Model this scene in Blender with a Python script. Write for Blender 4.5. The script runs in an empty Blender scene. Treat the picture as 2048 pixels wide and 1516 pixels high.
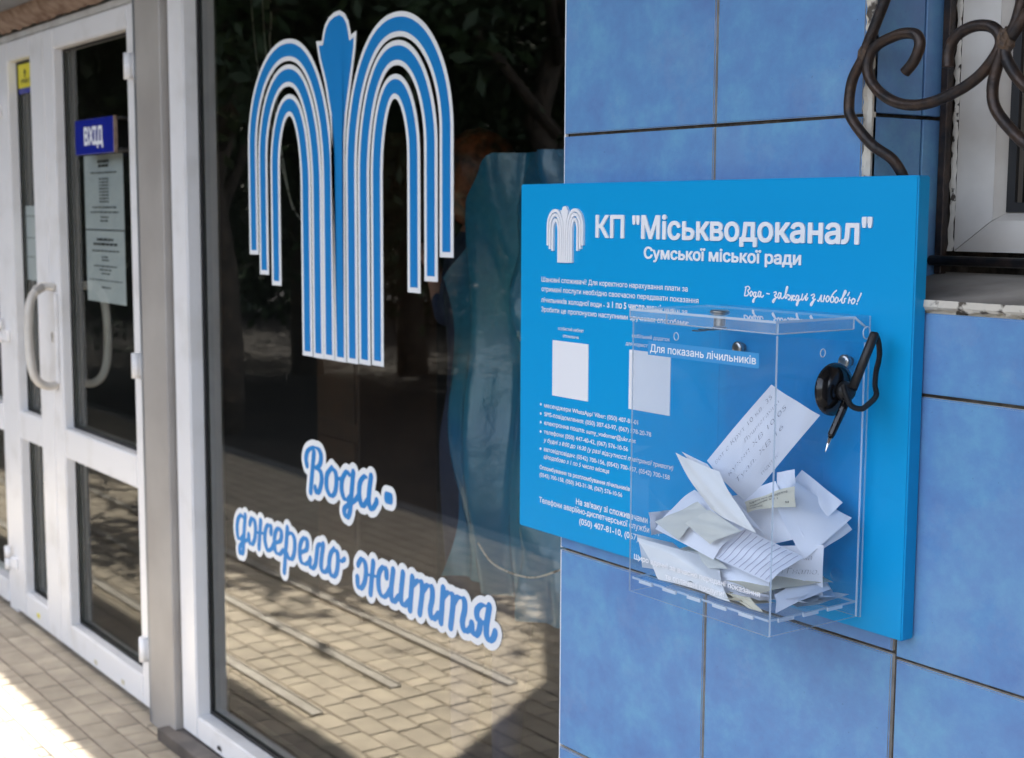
import bpy, bmesh, math, random
import numpy as np
from mathutils import Vector, Matrix
from math import sin, cos, pi, radians, sqrt
sc = bpy.context.scene
# ---------------------------------------------------------------- camera, light, exposure
GZ = -1.57                                   # ground level; z = 0 is eye level, y = 0 the face of the tiled pier
cam = bpy.data.cameras.new('camera'); co = bpy.data.objects.new('camera', cam); sc.collection.objects.link(co)
fw, rt, up = (-0.80783, 0.57799, -0.11553), (0.58143, 0.81358, 0.00473), (-0.09672, 0.06335, 0.99329)
co.matrix_world = Matrix(((rt[0], up[0], -fw[0], 0), (rt[1], up[1], -fw[1], -1.4), (rt[2], up[2], -fw[2], 0), (0, 0, 0, 1)))
cam.lens = 50; cam.sensor_width = 36; cam.clip_start = .05; cam.clip_end = 500
cam.dof.use_dof = True; cam.dof.focus_distance = 1.88; cam.dof.aperture_fstop = 8
sc.camera = co
EL, AZ = radians(52), radians(1.9)            # sun stands left of the camera, a hair behind the facade plane
sd = Vector((cos(EL) * cos(AZ), -cos(EL) * sin(AZ), -sin(EL)))      # travel of the light
w = bpy.data.worlds.new('World'); sc.world = w; w.use_nodes = True
nt = w.node_tree; sky = nt.nodes.new('ShaderNodeTexSky'); sky.sky_type = 'NISHITA'; sky.sun_disc = False
sky.sun_elevation = EL; sky.sun_rotation = math.atan2(-sd.x, -sd.y); sky.air_density = 0.75; sky.dust_density = 4.0
bg = nt.nodes['Background']; hz = nt.nodes.new('ShaderNodeHueSaturation'); hz.inputs['Saturation'].default_value = .55      # thin summer haze whitens the sky
nt.links.new(sky.outputs[0], hz.inputs['Color']); nt.links.new(hz.outputs[0], bg.inputs[0]); bg.inputs[1].default_value = 0.135
sun = bpy.data.lights.new('sun', 'SUN'); sun.energy = 2.7; sun.angle = radians(0.53); sun.color = (1, .95, .86)
so = bpy.data.objects.new('sun', sun); sc.collection.objects.link(so); so.rotation_euler = sd.to_track_quat('-Z', 'Y').to_euler(); so.location = (-6, 0, 8)
sc.view_settings.view_transform = 'Standard'; sc.view_settings.look = 'None'; sc.view_settings.gamma = 1
sc.view_settings.use_curve_mapping = False; sc.view_settings.exposure = 3.0
sc.render.engine = 'CYCLES'
sc.cycles.transparent_max_bounces = 24; sc.cycles.max_bounces = 10; sc.cycles.diffuse_bounces = 5; sc.cycles.glossy_bounces = 5
W1 = [[(-3.1667,-0.6298),(-3.1716,-0.6137),(-3.1604,-0.5937),(-3.1318,-0.5806),(-3.104,-0.5825),(-3.0912,-0.5972),(-3.0979,-0.618),(-3.119,-0.6303)],[(-3.119,-0.6303),(-3.0949,-0.6374),(-3.0891,-0.6564),(-3.0993,-0.6812),(-3.11,-0.6913),(-3.1187,-0.6894),(-3.1238,-0.6818)],[(-3.1286,-0.5934),(-3.1488,-0.6951)],[(-3.0365,-0.618),(-3.0606,-0.6388),(-3.0647,-0.6674),(-3.0531,-0.6836),(-3.038,-0.6877),(-3.021,-0.6751),(-3.0138,-0.6511),(-3.0167,-0.6288),(-3.0365,-0.618)],[(-3.0136,-0.643),(-2.9904,-0.6369)],[(-2.9477,-0.6215),(-2.9639,-0.6175),(-2.9838,-0.6383),(-2.9876,-0.6631),(-2.9781,-0.681),(-2.9618,-0.6847),(-2.9487,-0.6761)],[(-2.93,-0.614),(-2.9388,-0.6632),(-2.9442,-0.6962),(-2.9494,-0.7147),(-2.9593,-0.7262),(-2.9723,-0.722),(-2.9753,-0.7112),(-2.9621,-0.6992),(-2.9393,-0.6889),(-2.9199,-0.6776),(-2.907,-0.6659)],[(-2.8655,-0.6151),(-2.8779,-0.6155),(-2.897,-0.6326),(-2.9021,-0.6588),(-2.8946,-0.6813),(-2.8821,-0.6855),(-2.8663,-0.6718)],[(-2.8454,-0.6105),(-2.8535,-0.6414),(-2.857,-0.6702),(-2.848,-0.6859),(-2.8356,-0.6822),(-2.8233,-0.6692),(-2.8202,-0.664)],[(-2.7749,-0.644),(-2.775,-0.6517)],[(-2.769,-0.644),(-2.7691,-0.6517)],[(-2.7631,-0.6439),(-2.7632,-0.6516)],[(-2.7572,-0.6439),(-2.7573,-0.6515)]]
W2 = [[(-3.5508,-0.8317),(-3.5661,-0.8297),(-3.5846,-0.8474),(-3.5901,-0.8735),(-3.5843,-0.8936),(-3.5688,-0.8965),(-3.553,-0.8858)],[(-3.5353,-0.8261),(-3.5434,-0.8648),(-3.5482,-0.8983),(-3.5524,-0.926),(-3.5616,-0.9365),(-3.5748,-0.9343),(-3.5743,-0.9207),(-3.5605,-0.9083),(-3.5359,-0.8959),(-3.5181,-0.8868),(-3.5155,-0.8768)],[(-3.5078,-0.843),(-3.4942,-0.8264),(-3.4773,-0.8299),(-3.4716,-0.8496),(-3.4769,-0.877),(-3.4926,-0.8961),(-3.5098,-0.8947),(-3.5157,-0.8806)],[(-3.472,-0.86),(-3.4068,-0.8515)],[(-3.4391,-0.8239),(-3.4523,-0.8986)],[(-3.3778,-0.8433),(-3.3773,-0.8284),(-3.3936,-0.8259),(-3.4085,-0.8397),(-3.4156,-0.8653),(-3.408,-0.8862),(-3.3959,-0.895),(-3.3751,-0.8853),(-3.3625,-0.8717)],[(-3.3481,-0.8653),(-3.3217,-0.8528),(-3.3151,-0.8333),(-3.3307,-0.8235),(-3.3492,-0.8361),(-3.3581,-0.8617),(-3.3528,-0.8864),(-3.3309,-0.8922),(-3.3065,-0.8772)],[(-3.281,-0.8143),(-3.3023,-0.933)],[(-3.2795,-0.8284),(-3.2579,-0.8226),(-3.2409,-0.8355),(-3.2418,-0.8644),(-3.254,-0.8867),(-3.2716,-0.892),(-3.2831,-0.8835)],[(-3.2016,-0.8609),(-3.175,-0.8476),(-3.1707,-0.8274),(-3.1855,-0.8214),(-3.2047,-0.8357),(-3.2129,-0.8587),(-3.2079,-0.8827),(-3.1873,-0.8891),(-3.1646,-0.8792),(-3.1551,-0.8701)],[(-3.1551,-0.8701),(-3.1573,-0.8847),(-3.1427,-0.8905),(-3.1277,-0.8768),(-3.1197,-0.8507),(-3.1138,-0.8303),(-3.1009,-0.8208),(-3.0847,-0.8194)],[(-3.0847,-0.8194),(-3.0945,-0.8543),(-3.0968,-0.8774),(-3.0845,-0.8879),(-3.0664,-0.8798),(-3.0555,-0.8654)],[(-3.0299,-0.819),(-3.0478,-0.8363),(-3.0554,-0.8636),(-3.0488,-0.883),(-3.0331,-0.8882),(-3.0171,-0.8745),(-3.0096,-0.8456),(-3.0126,-0.8258),(-3.0299,-0.819)],[(-3.0129,-0.8412),(-2.9923,-0.8412),(-2.975,-0.8326)]]
W3 = [[(-2.9105,-0.8334),(-2.8933,-0.8166),(-2.8766,-0.8226),(-2.8721,-0.8425),(-2.8791,-0.8686),(-2.8963,-0.8875),(-2.9113,-0.8832),(-2.9136,-0.8665)],[(-2.8696,-0.8485),(-2.8165,-0.8428)],[(-2.8379,-0.8137),(-2.8517,-0.8899)],[(-2.7771,-0.8335),(-2.7787,-0.8191),(-2.7929,-0.8156),(-2.8092,-0.831),(-2.8148,-0.8527),(-2.8097,-0.8758),(-2.7919,-0.8849),(-2.774,-0.8753),(-2.7633,-0.8637)],[(-2.747,-0.8133),(-2.7562,-0.8584),(-2.7547,-0.8802),(-2.7425,-0.8847),(-2.725,-0.8698)],[(-2.704,-0.8115),(-2.7129,-0.8597),(-2.7113,-0.8776),(-2.6977,-0.8836),(-2.6807,-0.8706)],[(-2.6635,-0.8128),(-2.674,-0.8871)],[(-2.6602,-0.8282),(-2.6402,-0.8149),(-2.6238,-0.8167),(-2.6223,-0.8394),(-2.6324,-0.8863)],[(-2.619,-0.8334),(-2.601,-0.817),(-2.5817,-0.818),(-2.5802,-0.8406),(-2.5883,-0.8671),(-2.5851,-0.8823),(-2.5723,-0.8845),(-2.5564,-0.8702)],[(-2.5358,-0.8096),(-2.5453,-0.885)],[(-2.5343,-0.8267),(-2.5156,-0.8138),(-2.4986,-0.8169),(-2.4971,-0.8355),(-2.5064,-0.8869)],[(-2.494,-0.8313),(-2.4788,-0.8158),(-2.4547,-0.8155),(-2.4516,-0.8352),(-2.4606,-0.8646),(-2.4546,-0.8802),(-2.4426,-0.8807),(-2.4278,-0.8686),(-2.4248,-0.8611)],[(-2.3612,-0.8099),(-2.387,-0.8117),(-2.4044,-0.8258),(-2.4043,-0.841),(-2.3898,-0.8492),(-2.3725,-0.845)],[(-2.3926,-0.8499),(-2.3969,-0.8678),(-2.4086,-0.8808),(-2.4218,-0.8756),(-2.4248,-0.8628)],[(-2.3598,-0.8088),(-2.3696,-0.8493),(-2.3695,-0.871),(-2.358,-0.8798),(-2.3453,-0.8716),(-2.3383,-0.8583)]]
SM = [[(-1.3789,-0.0968),(-1.3816,-0.1085)],[(-1.3807,-0.0974),(-1.3752,-0.0958),(-1.372,-0.0987),(-1.3756,-0.1016),(-1.3736,-0.105),(-1.3766,-0.1083),(-1.3816,-0.109)],[(-1.3694,-0.1022),(-1.3715,-0.1058),(-1.3698,-0.1088),(-1.3668,-0.106),(-1.3675,-0.103),(-1.3694,-0.1022)],[(-1.3607,-0.1031),(-1.3638,-0.1037),(-1.3649,-0.1077),(-1.3617,-0.1089),(-1.3601,-0.1035)],[(-1.3601,-0.1035),(-1.3629,-0.1125),(-1.3646,-0.1166),(-1.3662,-0.1153),(-1.3641,-0.1121),(-1.3575,-0.1082)],[(-1.3516,-0.1027),(-1.3546,-0.1019),(-1.3563,-0.1064),(-1.3538,-0.1089),(-1.351,-0.1026)],[(-1.351,-0.1026),(-1.3514,-0.1079),(-1.3489,-0.1091),(-1.346,-0.1068)],[(-1.3406,-0.1039),(-1.3352,-0.1042)],[(-1.3275,-0.102),(-1.324,-0.1009),(-1.3233,-0.1035),(-1.3262,-0.1058),(-1.3237,-0.1079),(-1.3259,-0.1123),(-1.3282,-0.1151),(-1.3295,-0.1134),(-1.3266,-0.1102),(-1.3219,-0.1082)],[(-1.315,-0.1027),(-1.318,-0.1019),(-1.3202,-0.1068),(-1.3177,-0.1093),(-1.3144,-0.1022)],[(-1.3144,-0.1022),(-1.3148,-0.1078),(-1.3118,-0.109),(-1.3068,-0.1036),(-1.303,-0.0948),(-1.3042,-0.0931),(-1.3058,-0.0966),(-1.3073,-0.1044),(-1.3066,-0.1083),(-1.3043,-0.1073),(-1.3038,-0.1038),(-1.3009,-0.1037)],[(-1.3014,-0.105),(-1.2991,-0.1045),(-1.2979,-0.107),(-1.3001,-0.1101),(-1.3016,-0.1093)],[(-1.2951,-0.1043),(-1.296,-0.1108)],[(-1.2979,-0.107),(-1.2932,-0.107)],[(-1.2904,-0.1053),(-1.2922,-0.1041),(-1.2938,-0.1072),(-1.2925,-0.1102),(-1.2897,-0.1087)],[(-1.2829,-0.105),(-1.2864,-0.1038),(-1.2886,-0.1087),(-1.2856,-0.1102),(-1.283,-0.1045)],[(-1.283,-0.1045),(-1.2838,-0.1118),(-1.2859,-0.1167),(-1.2871,-0.1154),(-1.2855,-0.1124),(-1.2794,-0.1082)],[(-1.2768,-0.1017),(-1.2782,-0.1081),(-1.2759,-0.1089),(-1.2716,-0.1035)],[(-1.2688,-0.1009),(-1.2714,-0.1078),(-1.2697,-0.109),(-1.2675,-0.1059)],[(-1.262,-0.1026),(-1.2576,-0.1007),(-1.2564,-0.1032),(-1.2596,-0.1059),(-1.2567,-0.1079),(-1.2593,-0.1131),(-1.2615,-0.1157),(-1.2627,-0.1141),(-1.26,-0.1106),(-1.2545,-0.1069)],[(-1.2506,-0.1084),(-1.2489,-0.1091),(-1.2452,-0.1022),(-1.2442,-0.1018)],[(-1.2442,-0.1018),(-1.245,-0.1089),(-1.2417,-0.1088)],[(-1.2392,-0.1015),(-1.2411,-0.1092)],[(-1.2407,-0.1054),(-1.2374,-0.1056)],[(-1.2342,-0.1017),(-1.2368,-0.106),(-1.235,-0.1093),(-1.2318,-0.1066),(-1.232,-0.1028),(-1.2342,-0.1017)],[(-1.2198,-0.0943),(-1.2245,-0.0979),(-1.2287,-0.1039),(-1.229,-0.1081),(-1.2268,-0.1097),(-1.2236,-0.107),(-1.2243,-0.1029),(-1.2271,-0.1026)],[(-1.2195,-0.1026),(-1.222,-0.1069),(-1.2203,-0.1097),(-1.2171,-0.1075),(-1.2167,-0.1041),(-1.2195,-0.1026)],[(-1.2144,-0.1073),(-1.2082,-0.1012),(-1.2041,-0.0953),(-1.2058,-0.0937),(-1.2083,-0.0988),(-1.2107,-0.1063),(-1.2095,-0.1096),(-1.2063,-0.1077),(-1.2064,-0.1044),(-1.2038,-0.1035)],[(-1.1988,-0.0958),(-1.2013,-0.0996)],[(-1.198,-0.102),(-1.1998,-0.109)],[(-1.1995,-0.1053),(-1.1963,-0.1052)],[(-1.1921,-0.1029),(-1.1952,-0.1063),(-1.1934,-0.1095),(-1.1903,-0.1077),(-1.1894,-0.1044),(-1.1921,-0.1029)],[(-1.1798,-0.0961),(-1.1851,-0.1062)],[(-1.186,-0.1091),(-1.1862,-0.1095)]]
PAP = {'P1':[(-1.2411,-0.115,-0.2097),(-1.1864,-0.085,-0.2439),(-1.2876,-0.105,-0.3681),(-1.3283,-0.14,-0.3164)],'P2':[(-1.3767,-0.15,-0.3111),(-1.2772,-0.165,-0.3198),(-1.1942,-0.18,-0.3809),(-1.2937,-0.165,-0.3705)],'P2b':[(-1.387,-0.13,-0.3131),(-1.3263,-0.14,-0.32),(-1.2007,-0.17,-0.381),(-1.2812,-0.16,-0.3574)],'P3':[(-1.41,-0.1542,-0.4193),(-1.3702,-0.12,-0.3635),(-1.2332,-0.15,-0.3851),(-1.2716,-0.18,-0.4287)],'P4':[(-1.3949,-0.158,-0.4052),(-1.3314,-0.14,-0.3695),(-1.303,-0.15,-0.3752),(-1.3364,-0.17,-0.4162)],'P4b':[(-1.3289,-0.167,-0.3941),(-1.2951,-0.155,-0.372),(-1.2252,-0.17,-0.3843),(-1.2707,-0.178,-0.4083)],'P5':[(-1.2842,-0.175,-0.4268),(-1.2611,-0.15,-0.3871),(-1.168,-0.1253,-0.4134),(-1.1737,-0.182,-0.4366)],'P6':[(-1.2242,-0.12,-0.3575),(-1.2237,-0.085,-0.332),(-1.168,-0.0444,-0.375),(-1.182,-0.11,-0.4202)],'P7':[(-1.2372,-0.06,-0.3226),(-1.1768,-0.05,-0.3562),(-1.1835,-0.07,-0.3734),(-1.2424,-0.08,-0.3439)],'P8':[(-1.168,-0.0554,-0.3756),(-1.168,-0.042,-0.3886),(-1.1838,-0.1,-0.4213),(-1.2084,-0.1,-0.4091)],'P9':[(-1.2421,-0.1,-0.3225),(-1.2212,-0.09,-0.3159),(-1.2185,-0.09,-0.3453),(-1.2409,-0.1,-0.3575)],'P10':[(-1.268,-0.13,-0.3612),(-1.2018,-0.11,-0.3328),(-1.1924,-0.12,-0.3545),(-1.2524,-0.14,-0.3708)],'P11':[(-1.3,-0.14,-0.4249),(-1.168,-0.0922,-0.4023),(-1.168,-0.0939,-0.4662),(-1.2622,-0.14,-0.4738)],'P12':[(-1.41,-0.186,-0.4266),(-1.2891,-0.15,-0.4377),(-1.2327,-0.186,-0.474),(-1.3652,-0.186,-0.474)],'PD':[(-1.342,-0.11,-0.3801),(-1.2435,-0.1,-0.3336),(-1.1905,-0.1,-0.3962),(-1.2662,-0.12,-0.4242)],'PE':[(-1.41,-0.186,-0.4223),(-1.3904,-0.14,-0.4359),(-1.3068,-0.15,-0.4611),(-1.4045,-0.18,-0.4673)],'PF':[(-1.41,-0.1233,-0.397),(-1.2984,-0.09,-0.3584),(-1.2379,-0.11,-0.3879),(-1.3584,-0.12,-0.4357)],'PA':[(-1.394,-0.15,-0.4421),(-1.1973,-0.15,-0.4378),(-1.2003,-0.15,-0.473),(-1.2952,-0.178,-0.474)],'PB':[(-1.1967,-0.15,-0.4564),(-1.1923,-0.07,-0.4625),(-1.168,-0.042,-0.4705),(-1.167,-0.1384,-0.474)],'PC':[(-1.1844,-0.16,-0.4584),(-1.1921,-0.08,-0.4469),(-1.168,-0.0788,-0.4609),(-1.1674,-0.1735,-0.474)],'P13':[(-1.3402,-0.16,-0.4335),(-1.288,-0.16,-0.4309),(-1.2576,-0.17,-0.4381),(-1.3222,-0.175,-0.4574)],'P14':[(-1.2421,-0.185,-0.4643),(-1.1999,-0.185,-0.4611),(-1.1775,-0.186,-0.474),(-1.2035,-0.186,-0.474)],'P15':[(-1.41,-0.1662,-0.3953),(-1.41,-0.1233,-0.397),(-1.4078,-0.12,-0.4281),(-1.41,-0.1611,-0.4266)],'P16':[(-1.4047,-0.14,-0.4627),(-1.32,-0.12,-0.4516),(-1.2093,-0.15,-0.4561),(-1.2952,-0.178,-0.474)]}
# ---------------------------------------------------------------- helpers
R = random.Random(7)
COL = sc.collection
ORG = {}
def thing(name, label, cat, loc, group=None):
    o = bpy.data.objects.new(name, None); COL.objects.link(o); o.location = loc; o.empty_display_size = .05
    o['label'] = label; o['category'] = cat
    if group: o['group'] = group
    ORG[o.name] = Vector(loc); return o
def link(name, me, mats, parent=None, label=None, cat=None, group=None, kind=None):
    for m in (mats if isinstance(mats, (list, tuple)) else [mats]): me.materials.append(m)
    o = bpy.data.objects.new(name, me); COL.objects.link(o)
    if parent is not None:
        org = ORG[parent.name]; me.transform(Matrix.Translation(-org)); o.parent = parent; ORG[o.name] = org.copy()
    else:
        vs = np.empty(len(me.vertices) * 3); me.vertices.foreach_get('co', vs); vs = vs.reshape(-1, 3)
        c = Vector(((vs[:, 0].min() + vs[:, 0].max()) / 2, (vs[:, 1].min() + vs[:, 1].max()) / 2, vs[:, 2].min()))
        me.transform(Matrix.Translation(-c)); o.location = c; ORG[o.name] = c
    if label: o['label'] = label
    if cat: o['category'] = cat
    if group: o['group'] = group
    if kind: o['kind'] = kind
    return o
class MB:
    def __init__(s): s.bm = bmesh.new()
    def box(s, x0, x1, y0, y1, z0, z1, bev=0, mi=0, seg=1):
        b = bmesh.new(); bmesh.ops.create_cube(b, size=1)
        for v in b.verts: v.co = Vector(((x0 + x1) / 2 + v.co.x * (x1 - x0), (y0 + y1) / 2 + v.co.y * (y1 - y0), (z0 + z1) / 2 + v.co.z * (z1 - z0)))
        if bev: bmesh.ops.bevel(b, geom=b.edges[:], offset=bev, segments=seg, affect='EDGES')
        for f in b.faces: f.material_index = mi
        s.add(b); return s
    def add(s, b):
        me = bpy.data.meshes.new('t'); b.to_mesh(me); b.free(); s.bm.from_mesh(me); bpy.data.meshes.remove(me)
    def poly(s, pts, y0, y1, mi=0):        # outline in x, z extruded from y0 (front) to y1 (back)
        b = s.bm; f = [b.verts.new((x, y0, z)) for x, z in pts]; k = [b.verts.new((x, y1, z)) for x, z in pts]; n = len(pts)
        fs = [b.faces.new(f), b.faces.new(k[::-1])] + [b.faces.new((f[i], k[i], k[(i + 1) % n], f[(i + 1) % n])) for i in range(n)]
        for q in fs: q.material_index = mi
        return s
    def tube(s, pts, r, n=10, closed=False, cap=True, mi=0):
        pts = [Vector(p) for p in pts]; N = len(pts); rings = []; rr = r if isinstance(r, (list, tuple)) else [r] * N
        t0 = (pts[1] - pts[0]).normalized(); a = t0.orthogonal().normalized()
        for i, p in enumerate(pts):
            t = (pts[min(i + 1, N - 1)] - pts[max(i - 1, 0)]) if not closed else (pts[(i + 1) % N] - pts[i - 1])
            t.normalize(); a = (a - t * a.dot(t)).normalized(); b = t.cross(a)
            rings.append([s.bm.verts.new(p + (a * cos(2 * pi * k / n) + b * sin(2 * pi * k / n)) * rr[i]) for k in range(n)])
        for i in range(N if closed else N - 1):
            A, B = rings[i], rings[(i + 1) % N]
            for k in range(n):
                f = s.bm.faces.new((A[k], A[(k + 1) % n], B[(k + 1) % n], B[k])); f.smooth = True; f.material_index = mi
        if cap and not closed: s.bm.faces.new(rings[0][::-1]); s.bm.faces.new(rings[-1])
        return s
    def lathe(s, prof, org, axis, n=32, mi=0):   # prof: (radius, distance along axis)
        org = Vector(org); ax = Vector(axis).normalized(); a = ax.orthogonal().normalized(); b = ax.cross(a); rings = []
        for r, h in prof: rings.append([s.bm.verts.new(org + ax * h + (a * cos(2 * pi * k / n) + b * sin(2 * pi * k / n)) * max(r, 1e-5)) for k in range(n)])
        for A, B in zip(rings, rings[1:]):
            for k in range(n):
                f = s.bm.faces.new((A[k], A[(k + 1) % n], B[(k + 1) % n], B[k])); f.smooth = True; f.material_index = mi
        s.bm.faces.new(rings[0][::-1]); s.bm.faces.new(rings[-1]); return s
    def build(s, name, mats, parent=None, **k):
        bmesh.ops.recalc_face_normals(s.bm, faces=s.bm.faces[:])
        me = bpy.data.meshes.new(name); s.bm.to_mesh(me); s.bm.free(); return link(name, me, mats, parent, **k)
def pydata(name, V, F, mats, parent=None, smooth=False, **k):
    me = bpy.data.meshes.new(name); me.from_pydata([tuple(v) for v in V], [], [tuple(f) for f in F]); me.update()
    if smooth: me.polygons.foreach_set('use_smooth', [True] * len(me.polygons))
    return link(name, me, mats, parent, **k)
def spline(P, n=8, closed=False):
    P = [Vector(p) for p in P]; out = []; N = len(P)
    for i in range(N if closed else N - 1):
        if closed: a, b, c, d = P[i - 1], P[i], P[(i + 1) % N], P[(i + 2) % N]
        else: a, b, c, d = P[max(i - 1, 0)], P[i], P[i + 1], P[min(i + 2, N - 1)]
        for k in range(n):
            t = k / n; out.append(.5 * ((2 * b) + (c - a) * t + (2 * a - 5 * b + 4 * c - d) * t * t + (3 * b - a - 3 * c + d) * t ** 3))
    if not closed: out.append(P[-1])
    return out
# ---------------------------------------------------------------- materials
def NM(name):
    m = bpy.data.materials.new(name); m.use_nodes = True; n = m.node_tree; return m, n, n.nodes['Principled BSDF']
def mat(name, c1, c2=None, scale=6, rough=.5, metal=0, bump=0, bscale=60, detail=4, spec=.5, coat=0, rnd=0, rr=0, dist=.002, p0=.35, p1=.65):
    m, n, B = NM(name); L = n.links.new
    B.inputs['Roughness'].default_value = rough; B.inputs['Metallic'].default_value = metal; B.inputs['Specular IOR Level'].default_value = spec; B.inputs['Coat Weight'].default_value = coat
    tc = n.nodes.new('ShaderNodeTexCoord'); oi = n.nodes.new('ShaderNodeObjectInfo'); ad = n.nodes.new('ShaderNodeVectorMath'); ad.operation = 'MULTIPLY_ADD'
    L(oi.outputs['Random'], ad.inputs[0]); ad.inputs[1].default_value = (37, 53, 71); L(tc.outputs['Object'], ad.inputs[2])
    if c2 is not None:
        z = n.nodes.new('ShaderNodeTexNoise'); z.inputs['Scale'].default_value = scale; z.inputs['Detail'].default_value = detail; L(ad.outputs[0], z.inputs['Vector'])
        r = n.nodes.new('ShaderNodeMapRange'); r.inputs[1].default_value = p0; r.inputs[2].default_value = p1; L(z.outputs['Fac'], r.inputs[0])
        x = n.nodes.new('ShaderNodeMix'); x.data_type = 'RGBA'; L(r.outputs[0], x.inputs[0]); x.inputs[6].default_value = (*c1, 1); x.inputs[7].default_value = (*c2, 1); out = x.outputs[2]
        if rnd:
            h = n.nodes.new('ShaderNodeHueSaturation'); v = n.nodes.new('ShaderNodeMapRange'); v.inputs[3].default_value = 1 - rnd; v.inputs[4].default_value = 1 + rnd
            L(oi.outputs['Random'], v.inputs[0]); L(v.outputs[0], h.inputs['Value']); L(out, h.inputs['Color']); out = h.outputs[0]
        L(out, B.inputs['Base Color'])
        if rr:
            q = n.nodes.new('ShaderNodeMapRange'); q.inputs[3].default_value = rough - rr; q.inputs[4].default_value = rough + rr; L(z.outputs['Fac'], q.inputs[0]); L(q.outputs[0], B.inputs['Roughness'])
    else: B.inputs['Base Color'].default_value = (*c1, 1)
    if bump:
        z2 = n.nodes.new('ShaderNodeTexNoise'); z2.inputs['Scale'].default_value = bscale; z2.inputs['Detail'].default_value = 5; L(ad.outputs[0], z2.inputs['Vector'])
        b = n.nodes.new('ShaderNodeBump'); b.inputs['Strength'].default_value = bump; b.inputs['Distance'].default_value = dist; L(z2.outputs['Fac'], b.inputs['Height']); L(b.outputs[0], B.inputs['Normal'])
    return m
def glassmat(name, tint, ior, rough=0.0, gain=1.0, gcol=(1, 1, 1), wob=0):
    m = bpy.data.materials.new(name); m.use_nodes = True; n = m.node_tree; n.nodes.clear(); L = n.links.new
    out = n.nodes.new('ShaderNodeOutputMaterial'); mx = n.nodes.new('ShaderNodeMixShader'); tr = n.nodes.new('ShaderNodeBsdfTransparent'); gl = n.nodes.new('ShaderNodeBsdfGlossy')
    tr.inputs[0].default_value = (*tint, 1); gl.inputs[0].default_value = (*gcol, 1); gl.inputs['Roughness'].default_value = rough
    fr = n.nodes.new('ShaderNodeFresnel'); fr.inputs[0].default_value = ior; ge = n.nodes.new('ShaderNodeNewGeometry')
    inv = n.nodes.new('ShaderNodeMath'); inv.operation = 'SUBTRACT'; inv.inputs[0].default_value = 1; L(ge.outputs['Backfacing'], inv.inputs[1])
    mu = n.nodes.new('ShaderNodeMath'); mu.operation = 'MULTIPLY'; L(fr.outputs[0], mu.inputs[0]); L(inv.outputs[0], mu.inputs[1])
    mg = n.nodes.new('ShaderNodeMath'); mg.operation = 'MULTIPLY'; L(mu.outputs[0], mg.inputs[0]); mg.inputs[1].default_value = gain; mg.use_clamp = True
    if wob:
        tc = n.nodes.new('ShaderNodeTexCoord'); z = n.nodes.new('ShaderNodeTexNoise'); z.inputs['Scale'].default_value = 1.6; z.inputs['Detail'].default_value = 1; L(tc.outputs['Object'], z.inputs['Vector'])
        b = n.nodes.new('ShaderNodeBump'); b.inputs['Strength'].default_value = wob; b.inputs['Distance'].default_value = .01; L(z.outputs['Fac'], b.inputs['Height']); L(b.outputs[0], gl.inputs['Normal'])
    L(mg.outputs[0], mx.inputs[0]); L(tr.outputs[0], mx.inputs[1]); L(gl.outputs[0], mx.inputs[2]); L(mx.outputs[0], out.inputs[0]); return m
M = {}
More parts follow.
